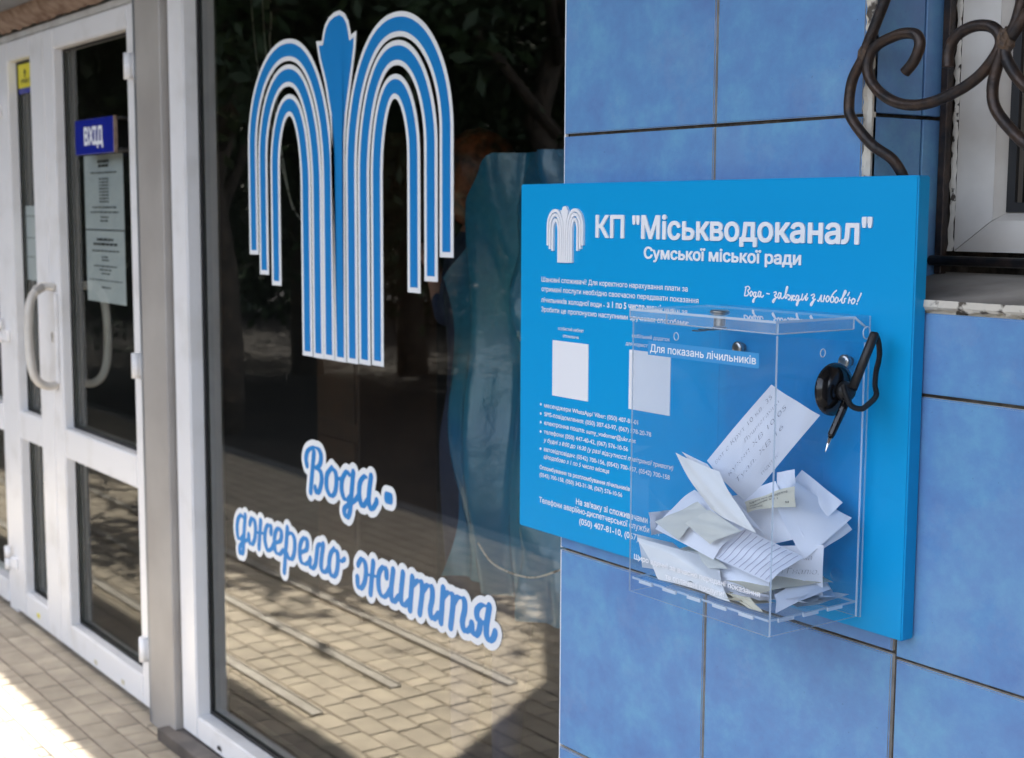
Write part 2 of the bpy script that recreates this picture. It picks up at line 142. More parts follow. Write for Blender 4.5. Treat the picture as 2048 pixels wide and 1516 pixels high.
def tilemat():
    m, n, B = NM('glazed_blue_tile'); L = n.links.new
    tc = n.nodes.new('ShaderNodeTexCoord'); oi = n.nodes.new('ShaderNodeObjectInfo'); ad = n.nodes.new('ShaderNodeVectorMath'); ad.operation = 'MULTIPLY_ADD'
    L(oi.outputs['Random'], ad.inputs[0]); ad.inputs[1].default_value = (37, 53, 71); L(tc.outputs['Object'], ad.inputs[2])
    def noise(s, d, r=.5):
        z = n.nodes.new('ShaderNodeTexNoise'); z.inputs['Scale'].default_value = s; z.inputs['Detail'].default_value = d; z.inputs['Roughness'].default_value = r; L(ad.outputs[0], z.inputs['Vector']); return z
    a = noise(9, 10, .72); r = n.nodes.new('ShaderNodeValToRGB'); L(a.outputs['Fac'], r.inputs[0])
    e = r.color_ramp.elements; e[0].position = .24; e[0].color = (.120, .205, .450, 1); e[1].position = .70; e[1].color = (.165, .390, .595, 1)
    k = r.color_ramp.elements.new(.50); k.color = (.132, .290, .545, 1)
    b = noise(26, 8, .7); mx = n.nodes.new('ShaderNodeMix'); mx.data_type = 'RGBA'; mx.blend_type = 'MIX'
    q = n.nodes.new('ShaderNodeMapRange'); q.inputs[1].default_value = .5; q.inputs[2].default_value = .8; q.inputs[4].default_value = .45; L(b.outputs['Fac'], q.inputs[0]); L(q.outputs[0], mx.inputs[0]); L(r.outputs[0], mx.inputs[6]); mx.inputs[7].default_value = (.165, .285, .545, 1)
    d = noise(170, 3, .8); dq = n.nodes.new('ShaderNodeMapRange'); dq.inputs[1].default_value = .70; dq.inputs[2].default_value = .76; dq.inputs[4].default_value = .7; L(d.outputs['Fac'], dq.inputs[0])
    m2 = n.nodes.new('ShaderNodeMix'); m2.data_type = 'RGBA'; L(dq.outputs[0], m2.inputs[0]); L(mx.outputs[2], m2.inputs[6]); m2.inputs[7].default_value = (.05, .07, .12, 1)
    w1 = noise(3.2, 12, .75); wq = n.nodes.new('ShaderNodeMapRange'); wq.inputs[1].default_value = .56; wq.inputs[2].default_value = .60; wq.inputs[4].default_value = .10; L(w1.outputs['Fac'], wq.inputs[0])
    m3 = n.nodes.new('ShaderNodeMix'); m3.data_type = 'RGBA'; L(wq.outputs[0], m3.inputs[0]); L(m2.outputs[2], m3.inputs[6]); m3.inputs[7].default_value = (.32, .40, .55, 1); m2 = m3
    L(m2.outputs[2], B.inputs['Base Color']); B.inputs['Roughness'].default_value = .22; B.inputs['Specular IOR Level'].default_value = .5
    bp = n.nodes.new('ShaderNodeBump'); bp.inputs['Strength'].default_value = .25; bp.inputs['Distance'].default_value = .001; L(b.outputs['Fac'], bp.inputs['Height']); L(bp.outputs[0], B.inputs['Normal'])
    return m
M['tile'] = tilemat()
M['biscuit'] = mat('tile_biscuit', (.62, .60, .56), (.45, .42, .38), 40, .9, bump=.4)
M['grout'] = mat('dark_grout', (.035, .027, .02), (.10, .085, .065), 55, .95, bump=.6, bscale=200)
M['render'] = mat('cream_filler', (.60, .56, .48), (.09, .075, .06), 45, .85, bump=.8, bscale=160, p0=.56, p1=.63, detail=12)
M['upvc'] = mat('white_upvc', (.82, .81, .81), (.66, .64, .61), 7, .32, bump=.05, bscale=30, rr=.06, p0=.52, p1=.85, detail=10)
M['upvc_dirty'] = mat('dusty_white_upvc', (.66, .63, .58), (.52, .48, .43), 9, .42, bump=.1, bscale=90)
M['upvc_edge'] = mat('cracked_sealant', (.66, .62, .55), (.06, .05, .04), 60, .8, bump=1, bscale=160, p0=.59, p1=.64, detail=12)
M['gasket'] = mat('black_gasket', (.015, .015, .016), rough=.55)
M['spacer'] = mat('aluminium_spacer', (.30, .30, .28), (.24, .24, .23), 20, .35, metal=.8)
M['post'] = mat('grey_painted_steel', (.40, .375, .345), (.33, .305, .28), 4, .5, bump=.15, bscale=25)
M['post_edge'] = mat('bare_aluminium', (.36, .37, .39), (.28, .29, .31), 8, .42, metal=.6)
M['lintel'] = mat('grey_lintel_sheet', (.20, .20, .205), (.15, .15, .155), 6, .45, metal=.3)
M['foam'] = mat('brown_mounting_foam', (.16, .095, .065), (.30, .22, .17), 22, .95, bump=1, bscale=60, dist=.006)
M['sill'] = mat('grey_threshold_sheet', (.17, .15, .135), (.10, .09, .085), 12, .5, metal=.4, bump=.1)
M['sign'] = mat('sign_blue_vinyl', (.002, .325, .68), rough=.36, spec=.35)
M['white'] = mat('white_vinyl', (.84, .85, .88), rough=.35)
M['raised'] = mat('white_acrylic_letters', (.86, .87, .90), rough=.3)
M['stk_blue'] = mat('sticker_blue', (.010, .225, .58), rough=.4)
M['stk_white'] = mat('sticker_white', (.86, .87, .87), (.83, .84, .85), 4, .5)
M['lbl'] = mat('label_light_blue', (.055, .30, .62), rough=.4)
M['steel'] = mat('brushed_steel', (.55, .54, .52), (.40, .39, .37), 90, .28, metal=1)
M['chrome'] = mat('chrome', (.75, .74, .72), rough=.12, metal=1)
M['black_gloss'] = mat('black_gloss_plastic', (.006, .006, .007), rough=.14)
M['black_matt'] = mat('black_soft_plastic', (.012, .012, .013), rough=.45)
M['iron'] = mat('rusty_iron', (.060, .038, .028), (.018, .017, .019), 55, .42, metal=.4, bump=.9, bscale=220, detail=8, rr=.12, dist=.001)
M['weld'] = mat('weld_rust', (.12, .075, .045), (.05, .04, .035), 120, .8, bump=1, bscale=200, dist=.002)
M['sheet'] = mat('blue_plastic_sheet', (.055, .24, .32), (.018, .14, .28), 3, .24, bump=.25, bscale=7, dist=.03, spec=.8)
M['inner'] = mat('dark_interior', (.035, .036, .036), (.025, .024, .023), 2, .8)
M['curtain'] = mat('brown_curtain', (.50, .36, .26), (.40, .28, .20), 4, .9, bump=.2, bscale=300)
M['sticker_navy'] = mat('navy_plate', (.008, .018, .27), rough=.3)
M['yellow'] = mat('yellow_sticker', (.72, .62, .02), rough=.4)
M['ink'] = mat('ink', (.07, .08, .14), rough=.6)
M['print'] = mat('black_print', (.03, .03, .035), rough=.6)
M['paver'] = mat('cream_concrete_paver', (.42, .36, .275), (.31, .265, .205), 9, .85, bump=.4, bscale=180, rnd=.11, dist=.0015)
M['joint'] = mat('sand_joint', (.20, .165, .125), (.13, .105, .08), 30, .95, bump=.5)
M['galv'] = mat('galvanised_channel', (.46, .43, .38), (.34, .31, .27), 14, .42, metal=.1, bump=.1)
M['asphalt'] = mat('dark_soil', (.040, .033, .026), (.024, .021, .018), 3, .9, bump=.4, bscale=60)
M['stucco'] = mat('grey_stucco', (.36, .35, .33), (.30, .29, .28), 3, .9, bump=.5, bscale=40)
M['concrete'] = mat('canopy_concrete', (.42, .41, .39), (.34, .33, .31), 2, .9, bump=.3)
M['bark'] = mat('bark', (.10, .075, .055), (.05, .04, .03), 9, .95, bump=1, bscale=20, dist=.02)
M['leaf'] = mat('green_leaves', (.034, .062, .018), (.018, .036, .012), 2, .6)
def papermat(name, c1, c2, sc_=18):
    m = mat(name, c1, c2, sc_, .75, bump=.12, bscale=40)
    B = m.node_tree.nodes['Principled BSDF']; B.inputs['Subsurface Weight'].default_value = 0
    return m
M['paper'] = papermat('white_paper', (.88, .88, .92), (.84, .84, .89))
M['paper2'] = papermat('warm_white_paper', (.87, .86, .84), (.83, .82, .80))
M['paper3'] = papermat('beige_paper', (.68, .67, .60), (.64, .63, .57))
M['paper4'] = papermat('cream_receipt', (.70, .65, .50), (.64, .59, .45))
M['notice'] = papermat('notice_paper', (.60, .64, .68), (.57, .61, .65))
M['glass'] = glassmat('shop_window_glass', (.74, .78, .76), 2.45, 0, 1.0, (.97, .965, .93), wob=.012)
M['glass2'] = glassmat('door_glass', (.70, .73, .70), 1.3, .01, .9, (.9, .9, .87))
M['glass3'] = glassmat('side_window_glass', (.9, .9, .88), 1.5, 0, .8)
M['acrylic'] = glassmat('clear_acrylic', (.940, .962, .985), 1.46, .015, 1.0)
def hazed(name, tint, ior, haze):
    m = glassmat(name, tint, ior, .03); n = m.node_tree; L = n.links.new; out = [q for q in n.nodes if q.type == 'OUTPUT_MATERIAL'][0]; mx = [q for q in n.nodes if q.type == 'MIX_SHADER'][0]
    d = n.nodes.new('ShaderNodeBsdfDiffuse'); d.inputs[0].default_value = (.80, .84, .88, 1); z = n.nodes.new('ShaderNodeTexNoise'); z.inputs['Scale'].default_value = 22; z.inputs['Detail'].default_value = 8
    r = n.nodes.new('ShaderNodeMapRange'); r.inputs[1].default_value = .3; r.inputs[2].default_value = .8; r.inputs[3].default_value = haze * .4; r.inputs[4].default_value = haze * 1.6; tc = n.nodes.new('ShaderNodeTexCoord'); L(tc.outputs['Object'], z.inputs['Vector']); L(z.outputs['Fac'], r.inputs[0])
    m2 = n.nodes.new('ShaderNodeMixShader'); L(r.outputs[0], m2.inputs[0]); L(mx.outputs[0], m2.inputs[1]); L(d.outputs[0], m2.inputs[2]); L(m2.outputs[0], out.inputs[0]); return m
M['acrylic'] = hazed('clear_acrylic', (.940, .962, .985), 1.46, .012)
M['lid_acrylic'] = hazed('lid_acrylic_sheen', (.93, .955, .98), 1.5, .11)  # pale diffuse veil stands in for the whitish reflection on the lid
def edgemat():
    m, n, B = NM('acrylic_edge'); B.inputs['Base Color'].default_value = (.70, .80, .90, 1); B.inputs['Roughness'].default_value = .15; B.inputs['Alpha'].default_value = .6
    B.inputs['Specular IOR Level'].default_value = .9; return m
M['aedge'] = edgemat()
# ---------------------------------------------------------------- text
def march(F, gx, gz):                          # filled contour F > 0 on a grid
    V = []; idx = {}; faces = []; ins = F > 0
    def vid(key, p):
        if key not in idx: idx[key] = len(V); V.append(p)
        return idx[key]
    for i, j in np.argwhere(ins[:-1, :-1] | ins[1:, :-1] | ins[1:, 1:] | ins[:-1, 1:]):
        c = [(i, j), (i + 1, j), (i + 1, j + 1), (i, j + 1)]; poly = []
        for k in range(4):
            a, b = c[k], c[(k + 1) % 4]; fa, fb = F[a], F[b]
            if fa > 0: poly.append(vid(a, (gx[a[0]], gz[a[1]])))
            if (fa > 0) != (fb > 0):
                t = fa / (fa - fb); t = min(max(t, .02), .98); poly.append(vid((min(a, b), max(a, b)), (gx[a[0]] + t * (gx[b[0]] - gx[a[0]]), gz[a[1]] + t * (gz[b[1]] - gz[a[1]]))))
        if len(poly) >= 3: faces.append(poly)
    return V, faces
def line_shapes(body, shear=0):                # closed outlines of a line of type, clustered glyph by glyph
    c = bpy.data.curves.new('t', 'FONT'); c.body = body; c.shear = shear
    o = bpy.data.objects.new('t', c); COL.objects.link(o); dg = bpy.context.evaluated_depsgraph_get(); dg.update(); cu = o.to_curve(dg); polys = []
    for sp in cu.splines:
        P = sp.bezier_points; n = len(P); pts = []
        for i in range(n):
            a, b = P[i], P[(i + 1) % n]; p0, p1, p2, p3 = a.co, a.handle_right, b.handle_left, b.co
            straight = ((p1 - p0).cross(p3 - p0)).length < 1e-5 and ((p2 - p0).cross(p3 - p0)).length < 1e-5
            for k in range(1 if straight else 5):
                t = k / 5; q = p0 * (1 - t) ** 3 + p1 * 3 * t * (1 - t) ** 2 + p2 * 3 * t * t * (1 - t) + p3 * t ** 3; pts.append((q.x, q.y))
        polys.append(np.array(pts))
    bpy.data.objects.remove(o); bpy.data.curves.remove(c)
    polys.sort(key=lambda p: p[:, 0].min()); cl = []
    for p in polys:
        if cl and p[:, 0].min() < cl[-1][1] - .004: cl[-1][0].append(p); cl[-1][1] = max(cl[-1][1], p[:, 0].max())
        else: cl.append([[p], p[:, 0].max()])
    return [c_[0] for c_ in cl]
GC = {}
def glyph_mesh(polys, bold, res):
    x0 = min(p[:, 0].min() for p in polys); key = (round(bold, 4), res, tuple(np.round(np.concatenate(polys)[:, 0] - x0, 3)), tuple(np.round(np.concatenate(polys)[:, 1], 3)))
    if key in GC: return x0, GC[key]
    A = [np.stack([p[:, 0] - x0, p[:, 1]], 1) for p in polys]; al = np.concatenate(A); cell = 1 / res; m = abs(bold) + 2.5 * cell
    gx = np.arange(al[:, 0].min() - m, al[:, 0].max() + m, cell) + .00037; gz = np.arange(al[:, 1].min() - m, al[:, 1].max() + m, cell) + .00041
    X, Z = np.meshgrid(gx, gz, indexing='ij'); W = np.zeros(X.shape, int); D = np.full(X.shape, 9.)
    for p in A:
        for (ax, az), (bx, bz) in zip(p, np.roll(p, -1, 0)):
            dx, dz = bx - ax, bz - az; l2 = dx * dx + dz * dz
            if l2 < 1e-12: continue
            t = np.clip(((X - ax) * dx + (Z - az) * dz) / l2, 0, 1); D = np.minimum(D, np.hypot(X - ax - t * dx, Z - az - t * dz))
            if az != bz:
                up_ = (az <= Z) & (Z < bz); dn = (bz <= Z) & (Z < az); xc = ax + (Z - az) * dx / (dz if dz else 1); W += (up_ & (xc > X)).astype(int) - (dn & (xc > X)).astype(int)
    F = np.where(W != 0, D, -D)
    if bold >= 0: F = np.where(W != 0, D + cell, -D) + bold
    else: F = F + bold
    if bold >= 0: F = np.where(W != 0, np.maximum(D, cell * .5) + bold, bold - D)
    V, Fs = march(F, gx, gz); b = bmesh.new(); vs = [b.verts.new((x, z, 0)) for x, z in V]
    for f in Fs: b.faces.new([vs[i] for i in f])
    bmesh.ops.dissolve_limit(b, angle_limit=.09, verts=b.verts[:], edges=b.edges[:]); bmesh.ops.triangulate(b, faces=b.faces[:])
    b.verts.index_update(); r = ([tuple(v.co[:2]) for v in b.verts], [tuple(v.index for v in f.verts) for f in b.faces], [(e.verts[0].index, e.verts[1].index) for e in b.edges if e.is_boundary]); b.free(); GC[key] = r; return x0, r
CAP = max(p[:, 1].max() for p in line_shapes('П')[0])
def type_line(body, bold=0, shear=0, res=48, depth=0):
    V = []; F = []
    for cl in line_shapes(body, shear):
        x0, (v, f, e) = glyph_mesh(cl, bold, res); k = len(V); V += [(x + x0, z, 0) for x, z in v]; F += [tuple(i + k for i in q) for q in f]
        if depth:
            n = len(v); V += [(x + x0, z, -depth) for x, z in v]; F += [(a + k, b_ + k, b_ + k + n, a + k + n) for a, b_ in e]
    return np.array(V), F
def wall_text(name, body, x0, z0, w_, cap, y, m, parent, bold=.012, shear=0, ext=0, center=False, label=None, res=48):
    k = cap / CAP; a, F = type_line(body, bold, shear, res, ext / k if ext else 0); X0, X1 = a[:, 0].min(), a[:, 0].max()
    kx = (w_ / (X1 - X0)) if w_ else k * .93
    if center: x0 = x0 - (X1 - X0) * kx / 2
    b = np.stack([x0 + (a[:, 0] - X0) * kx, y - a[:, 2] * k - ext - (ext if False else 0), z0 + a[:, 1] * k], 1)
    b[:, 1] = y - ext - a[:, 2] * k
    return pydata(name, b, F, m, parent, label=label)
# ---------------------------------------------------------------- brush lettering (distance field -> contour mesh)
def sdf_letters(strokes, rad, cell):          # strokes: list of (x,z) splines; rad(tx,tz,base)-> half width
    segs = []
    for st in strokes:
        P = spline([(x, 0, z) for x, z in st], 6) if len(st) > 2 else [Vector((x, 0, z)) for x, z in st]
        for a, b in zip(P, P[1:]):
            d = b - a; l = d.length
            if l < 1e-7: continue
            segs.append((a.x, a.z, b.x, b.z, rad(abs(d.x) / l, abs(d.z) / l)))
    mr = max(s[4] for s in segs) + 2 * cell
    x0 = min(min(s[0], s[2]) for s in segs) - mr; x1 = max(max(s[0], s[2]) for s in segs) + mr
    z0 = min(min(s[1], s[3]) for s in segs) - mr; z1 = max(max(s[1], s[3]) for s in segs) + mr
    nx, nz = int((x1 - x0) / cell) + 2, int((z1 - z0) / cell) + 2
    F = np.full((nx, nz), -1.0)
    gx, gz = x0 + np.arange(nx) * cell, z0 + np.arange(nz) * cell
    for ax, az, bx, bz, r in segs:
        i0, i1 = max(int((min(ax, bx) - r - 3 * cell - x0) / cell), 0), int((max(ax, bx) + r + 3 * cell - x0) / cell) + 2
        j0, j1 = max(int((min(az, bz) - r - 3 * cell - z0) / cell), 0), int((max(az, bz) + r + 3 * cell - z0) / cell) + 2
        X, Z = np.meshgrid(gx[i0:i1], gz[j0:j1], indexing='ij'); dx, dz = bx - ax, bz - az
        t = np.clip(((X - ax) * dx + (Z - az) * dz) / (dx * dx + dz * dz), 0, 1)
        D = r - np.hypot(X - ax - t * dx, Z - az - t * dz); F[i0:i1, j0:j1] = np.maximum(F[i0:i1, j0:j1], D)
    return march(F, gx, gz)
def letters(name, strokes, rad, cell, y, m, parent, label=None):
    V, F = sdf_letters(strokes, rad, cell)
    b = bmesh.new(); vs = [b.verts.new((x, y, z)) for x, z in V]
    for f in F: b.faces.new([vs[i] for i in f])
    bmesh.ops.dissolve_limit(b, angle_limit=.02, verts=b.verts[:], edges=b.edges[:])
    bmesh.ops.triangulate(b, faces=b.faces[:])
    for f in b.faces:
        if f.normal.y > 0: f.normal_flip()
    me = bpy.data.meshes.new(name); b.to_mesh(me); b.free(); return link(name, me, m, parent, label=label)
# ---------------------------------------------------------------- ground
pydata('ground', [(-150, -150, GZ - .012), (150, -150, GZ - .012), (150, 60, GZ - .012), (-150, 60, GZ - .012)], [(0, 1, 2, 3)], M['asphalt'], kind='structure')
pav = bpy.data.objects.new('pavement', None); COL.objects.link(pav); pav.location = (-4, -1.5, GZ); pav['kind'] = 'structure'; ORG[pav.name] = Vector(pav.location)
MB().box(-16, 4, -1.98, .23, GZ - .011, GZ - .0035).build('bedding_sand', M['joint'], pav)
rows = []; y = .140 + .085
RP = .085; cells = []
yy = .143 + RP
while yy > -1.92: rows.append(yy); yy -= RP
pat = [.075, .125, .15, .1, .125, .15, .075, .15]
RR = random.Random(3)
for ri, yt in enumerate(rows):
    x = -16 + RR.random() * .2
    while x < 4:
        wd = RR.choice(pat); cells.append((x, x + wd, yt - RP, yt, ri)); x += wd
CAMG = Vector((0, -1.4))
def score(c):
    cx, cy = (c[0] + c[1]) / 2, (c[2] + c[3]) / 2
    if -5.9 < cx < -3.8 and cy > -.32: return 0 - cx * .0 + .1 * abs(cy)
    if -4.9 < cx < -3.25 and -.95 < cy < .2: return .5 + (Vector((cx, .47 - cy)) - CAMG).length
    return 99
cells.sort(key=score)
near = [c for c in cells[:300] if score(c) < 90]; nearset = set(id(c) for c in near)
def paver_shape(wd, dp):
    b = bmesh.new(); bmesh.ops.create_cube(b, size=1)
    for v in b.verts: v.co = Vector((v.co.x * (wd - .0045), v.co.y * (dp - .0045), v.co.z * .04 - .02))
    top = [e for e in b.edges if all(v.co.z > -.001 for v in e.verts)]
    bmesh.ops.bevel(b, geom=top, offset=.004, segments=1, affect='EDGES'); bmesh.ops.delete(b, geom=[f for f in b.faces if f.normal.z < -.9], context='FACES'); return b
shapes = {}
for wd in set(pat):
    for v in range(1):
        b = paver_shape(wd, RP); me = bpy.data.meshes.new('paver'); b.to_mesh(me); b.free(); me.materials.append(M['paver']); shapes[round(wd, 4)] = me
for c in near:
    o = bpy.data.objects.new('paver', shapes[round(c[1] - c[0], 4)]); COL.objects.link(o); o.parent = pav
    o.location = Vector(((c[0] + c[1]) / 2, (c[2] + c[3]) / 2, GZ + RR.uniform(-.0012, .0012))) - ORG[pav.name]; o.rotation_euler = (RR.gauss(0, .006), RR.gauss(0, .006), RR.gauss(0, .012))
V = []; F = []
for c in cells:
    if id(c) in nearset: continue
    x0, x1, y0, y1, _ = c; g = .0022; z = GZ + RR.uniform(-.001, .001); k = len(V); e = .004
    V += [(x0 + g, y0 + g, z - .02), (x1 - g, y0 + g, z - .02), (x1 - g, y1 - g, z - .02), (x0 + g, y1 - g, z - .02), (x0 + g, y0 + g, z - e), (x1 - g, y0 + g, z - e), (x1 - g, y1 - g, z - e), (x0 + g, y1 - g, z - e),
          (x0 + g + e, y0 + g + e, z), (x1 - g - e, y0 + g + e, z), (x1 - g - e, y1 - g - e, z), (x0 + g + e, y1 - g - e, z)]
    F += [(k + 8, k + 9, k + 10, k + 11)] + [(k + a, k + (a + 1) % 4, k + 4 + (a + 1) % 4, k + 4 + a) for a in range(4)] + [(k + 4 + a, k + 4 + (a + 1) % 4, k + 8 + (a + 1) % 4, k + 8 + a) for a in range(4)]
pydata('paver_field', V, F, M['paver'], pav, kind='stuff')
MB().box(-16, 4, -2.10, -1.985, GZ - .15, GZ + .004, .01).build('kerb', M['lintel'], kind='structure')
for i, (ya, xe, lab) in enumerate([(-.15, -3.87, 'metal ramp channel in the paving nearest to the doors'), (-.485, -3.95, 'middle one of the three metal channels in the paving'), (-.82, -3.75, 'metal channel in the paving farthest from the window')]):
    t = thing('ramp_channel', lab, 'channel', (-7, ya, GZ), 'metal channels laid in the paving')
    MB().box(-10, xe, ya - .023, ya + .023, GZ + .001, GZ + .005).build('base_strip', M['galv'], t)
    for s in (-1, 1): MB().box(-10, xe, ya + s * .0205 - .002, ya + s * .0205 + .002, GZ + .0052, GZ + .010, .001).build('flange', M['galv'], t)
# ---------------------------------------------------------------- tiled wall
XE, X1, X2, XO = -1.8156, -1.4735, -1.130, -1.208
tw = bpy.data.objects.new('tiled_wall', None); COL.objects.link(tw); tw.location = (-1.5, .1, GZ); tw['label'] = 'wall of glazed blue square tiles beside the shop window'; tw['category'] = 'wall'; ORG[tw.name] = Vector(tw.location)
MB().box(XE + .004, -1.208, .0075, .42, GZ, 2.2).build('wall_core', M['grout'], tw)
MB().box(-1.2078, 3, .0075, .42, GZ, -.1185).build('wall_core', M['grout'], tw)
MB().box(-1.2078, 3, .0075, .42, 1.1, 2.2).build('wall_core', M['grout'], tw)
ZJ = [-1.57, -1.552, -1.2163, -.8812, -.5462, -.2112, .1238, .4588, .7938, 1.13, 1.465, 1.80, 2.135]
def tile(x0, x1, z0, z1, y=0, lab=None):
    b = bmesh.new(); bmesh.ops.create_cube(b, size=1); jz = R.uniform(-.0008, .0008)
    for v in b.verts: v.co = Vector(((x0 + x1) / 2 + v.co.x * (x1 - x0), y + .004 + v.co.y * .008, (z0 + z1) / 2 + v.co.z * (z1 - z0)))
    fe = [e for e in b.edges if all(v.co.y < y + .003 for v in e.verts)]
    bmesh.ops.bevel(b, geom=fe, offset=.0016, segments=2, affect='EDGES')
    for f in b.faces: f.material_index = 0 if f.normal.y < -.3 else 1; f.smooth = False
    me = bpy.data.meshes.new('tile'); b.to_mesh(me); b.free(); c = Vector(((x0 + x1) / 2, y, (z0 + z1) / 2))
    me.transform(Matrix.Translation(-c)); me.materials.append(M['tile']); me.materials.append(M['biscuit'])
    o = bpy.data.objects.new('tile', me); COL.objects.link(o); o.parent = tw; o.location = c - ORG[tw.name] + Vector((0, jz, 0)); o.rotation_euler = (R.gauss(0, .0012), R.gauss(0, .0016), R.gauss(0, .0012))
    if lab: o['label'] = lab
g = .0024
for a, b in zip(ZJ[1:], ZJ[2:]):
    tile(XE, X1 - g, a + g, b - g); below = b < -.1; wall_low = a < -.1
    if b > .4: tile(X1 + g, XO - .001, a + g, b - g)
    elif b > 0: tile(X1 + g, XO - .001, a + g, b - g)
    else: tile(X1 + g, X2 - .004, a + g, b - g)
    off = -.005
    xs = [X2 + .003, -.790, -.448, -.106, .236, .578, .92, 1.262, 1.604, 1.946, 2.288, 2.63, 2.97]
    for x0, x1_ in zip(xs, xs[1:]):
        if b < -.1: tile(x0 + .0005, x1_ - 2 * g, a + g + off, b - g + off)
        elif a < -.1: tile(x0 + .0005, x1_ - 2 * g, a + g + off, -.1165)
        elif a > 1.1: tile(x0 + .0005, x1_ - 2 * g, a + g + off, b - g + off)
tile(X2 - .16, X2 - .004, -.2112 + g, -.1165)
MB().box(XE - .0035, XE - .0003, .0015, .008, -.545, 2.1, .0005).build('edge_trim', M['white'], tw)
MB().box(XE - .0035, XE - .0003, .0015, .008, GZ, -.549, .0005).build('edge_trim', M['white'], tw)
# opening edge: filler strip and reveal tiles
V = []; F = []; n = 160
for i in range(n + 1):
    z = -.1 + i * (1.2 / n); V += [(XO + R.uniform(-.002, .001), .001 + R.uniform(-.0015, .0015), z), (XO + .007 + R.uniform(-.0015, .0015), -.0005 + R.uniform(-.001, .001), z), (XO + .0125, .0015, z), (XO + .0125, .009, z)]
for i in range(n):
    for k in range(3): F.append((i * 4 + k, i * 4 + k + 1, i * 4 + 5 + k, i * 4 + 4 + k))
pydata('filler_strip', V, F, M['render'], tw)
def rtile(y0, y1, z0, z1):
    o = MB().box(-1.2055, -1.1955, y0, y1, z0, z1, .001).build('reveal_tile', M['tile'], tw)
for z0, z1 in ((-.095, .1218), (.1268, .4568), (.4608, .7918), (.7958, 1.098)): rtile(.004, .0965, z0, z1); rtile(.1005, .137, z0, z1)
# ---------------------------------------------------------------- upper facade, canopy, building body
fac = thing('office_building', 'building with the storefront, its upper facade of grey stucco', 'building', (-6, 2, GZ))
MB().box(-16, XE - .001, .012, .4, .765, 2.2).build('upper_wall', M['stucco'], fac)
MB().box(-16, -6.75, .0, .4, GZ, .764).build('wall', M['stucco'], fac)
MB().box(-16, 3, .402, 4.5, 2.0, 2.2).build('roof', M['concrete'], fac)
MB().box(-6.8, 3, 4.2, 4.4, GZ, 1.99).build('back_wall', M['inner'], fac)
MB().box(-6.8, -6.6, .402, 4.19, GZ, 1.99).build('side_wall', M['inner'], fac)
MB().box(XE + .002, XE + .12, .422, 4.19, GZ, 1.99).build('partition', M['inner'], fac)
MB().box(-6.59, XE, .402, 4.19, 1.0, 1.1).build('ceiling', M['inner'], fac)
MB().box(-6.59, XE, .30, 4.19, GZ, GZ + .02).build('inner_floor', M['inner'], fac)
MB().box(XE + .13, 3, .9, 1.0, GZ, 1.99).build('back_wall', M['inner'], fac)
MB().box(.95, 1.2, -1.7, -.006, GZ, 1.44).build('added_shade_wall', M['lintel'], fac)  # added unseen wall, keeps light from the right off reveal and board side
cn = MB(); b = cn.bm
pl = [(-5.55, .004), (-5.71, -.275), (-6.09, -.86), (-7.3, -1.75), (2.6, -1.75), (2.6, .004)]  # slanted left end is shaped to cast the shadow edge across the paving
lo = [b.verts.new((x, y_, 1.45)) for x, y_ in pl]; hi = [b.verts.new((x, y_, 1.6)) for x, y_ in pl]
b.faces.new(lo); b.faces.new(hi[::-1])
for i in range(6): b.faces.new((lo[i], hi[i], hi[(i + 1) % 6], lo[(i + 1) % 6]))
cn.build('canopy', M['concrete'], fac)
# ---------------------------------------------------------------- storefront: lintel, post, sills
YD = .187
MB().box(-6.74, XE - .006, .02, .40, .700, .762, .004).build('lintel', M['lintel'], label='grey sheet metal lintel above the white doors', cat='lintel')
V = []; F = []
for i in range(121):
    x = -6.7 + i * (2.6 / 120); a = R.uniform(-.006, .006); V += [(x, .12 + R.uniform(-.004, .004), .6995), (x, .135 + R.uniform(-.006, .006), .672), (x, .183, .646 + a)]
for i in range(120):
    for k in (0, 1): F.append((i * 3 + k, i * 3 + 3 + k, i * 3 + 4 + k, i * 3 + 1 + k))
pydata('mounting_foam', V, F, M['foam'], smooth=True, label='brown crumbling mounting foam between lintel and door frame', cat='foam')
po = thing('steel_post', 'grey painted steel post between the doors and the shop window', 'post', (-4, .25, GZ))
MB().box(-4.086, -3.902, .165, .34, GZ, .699, .003).build('post_body', M['post'], po)
MB().box(-4.112, -4.0865, .168, .30, GZ, .699, .002).build('edge_profile', M['post_edge'], po)
MB().box(-3.9015, -3.896, .19, .235, GZ, .699).build('rust_seam', M['weld'], po)
MB().box(-3.95, XE - .002, .128, .40, GZ + .001, GZ + .038, .002).build('threshold', M['sill'], label='dark grey metal sill sheet under the shop window', cat='sill')
# ---------------------------------------------------------------- shop window
GY = .235
sw = thing('shop_window', 'large shop window in a white plastic frame, pale letters and fountain on its glass', 'window', (-2.9, .2, GZ))
F0, F1, GX0, GZ0, GZ1 = -3.895, -3.789, -3.789, -1.461, .62
def prof(name, x0, x1, z0, z1, par, y0=YD, y1=.262, m='upvc', bev=.004): return MB().box(x0, x1, y0, y1, z0, z1, bev, seg=2).build(name, M[m], par)
prof('stile', F0, F1, -1.529, .699, sw)
prof('bottom_rail', F1 + .0005, XE - .006, -1.529, GZ0, sw)
prof('top_rail', F1 + .0005, XE - .006, GZ1, .699, sw)
def gasketrect(x0, x1, z0, z1, y, par, w_=.007, m='gasket', d=.006):
    mb = MB(); mb.box(x0, x0 + w_, y - d, y, z0, z1); mb.box(x1 - w_, x1, y - d, y, z0, z1); mb.box(x0 + w_, x1 - w_, y - d, y, z0, z0 + w_); mb.box(x0 + w_, x1 - w_, y - d, y, z1 - w_, z1); return mb.build('gasket' if m == 'gasket' else 'glazing_bead', M[m], par)
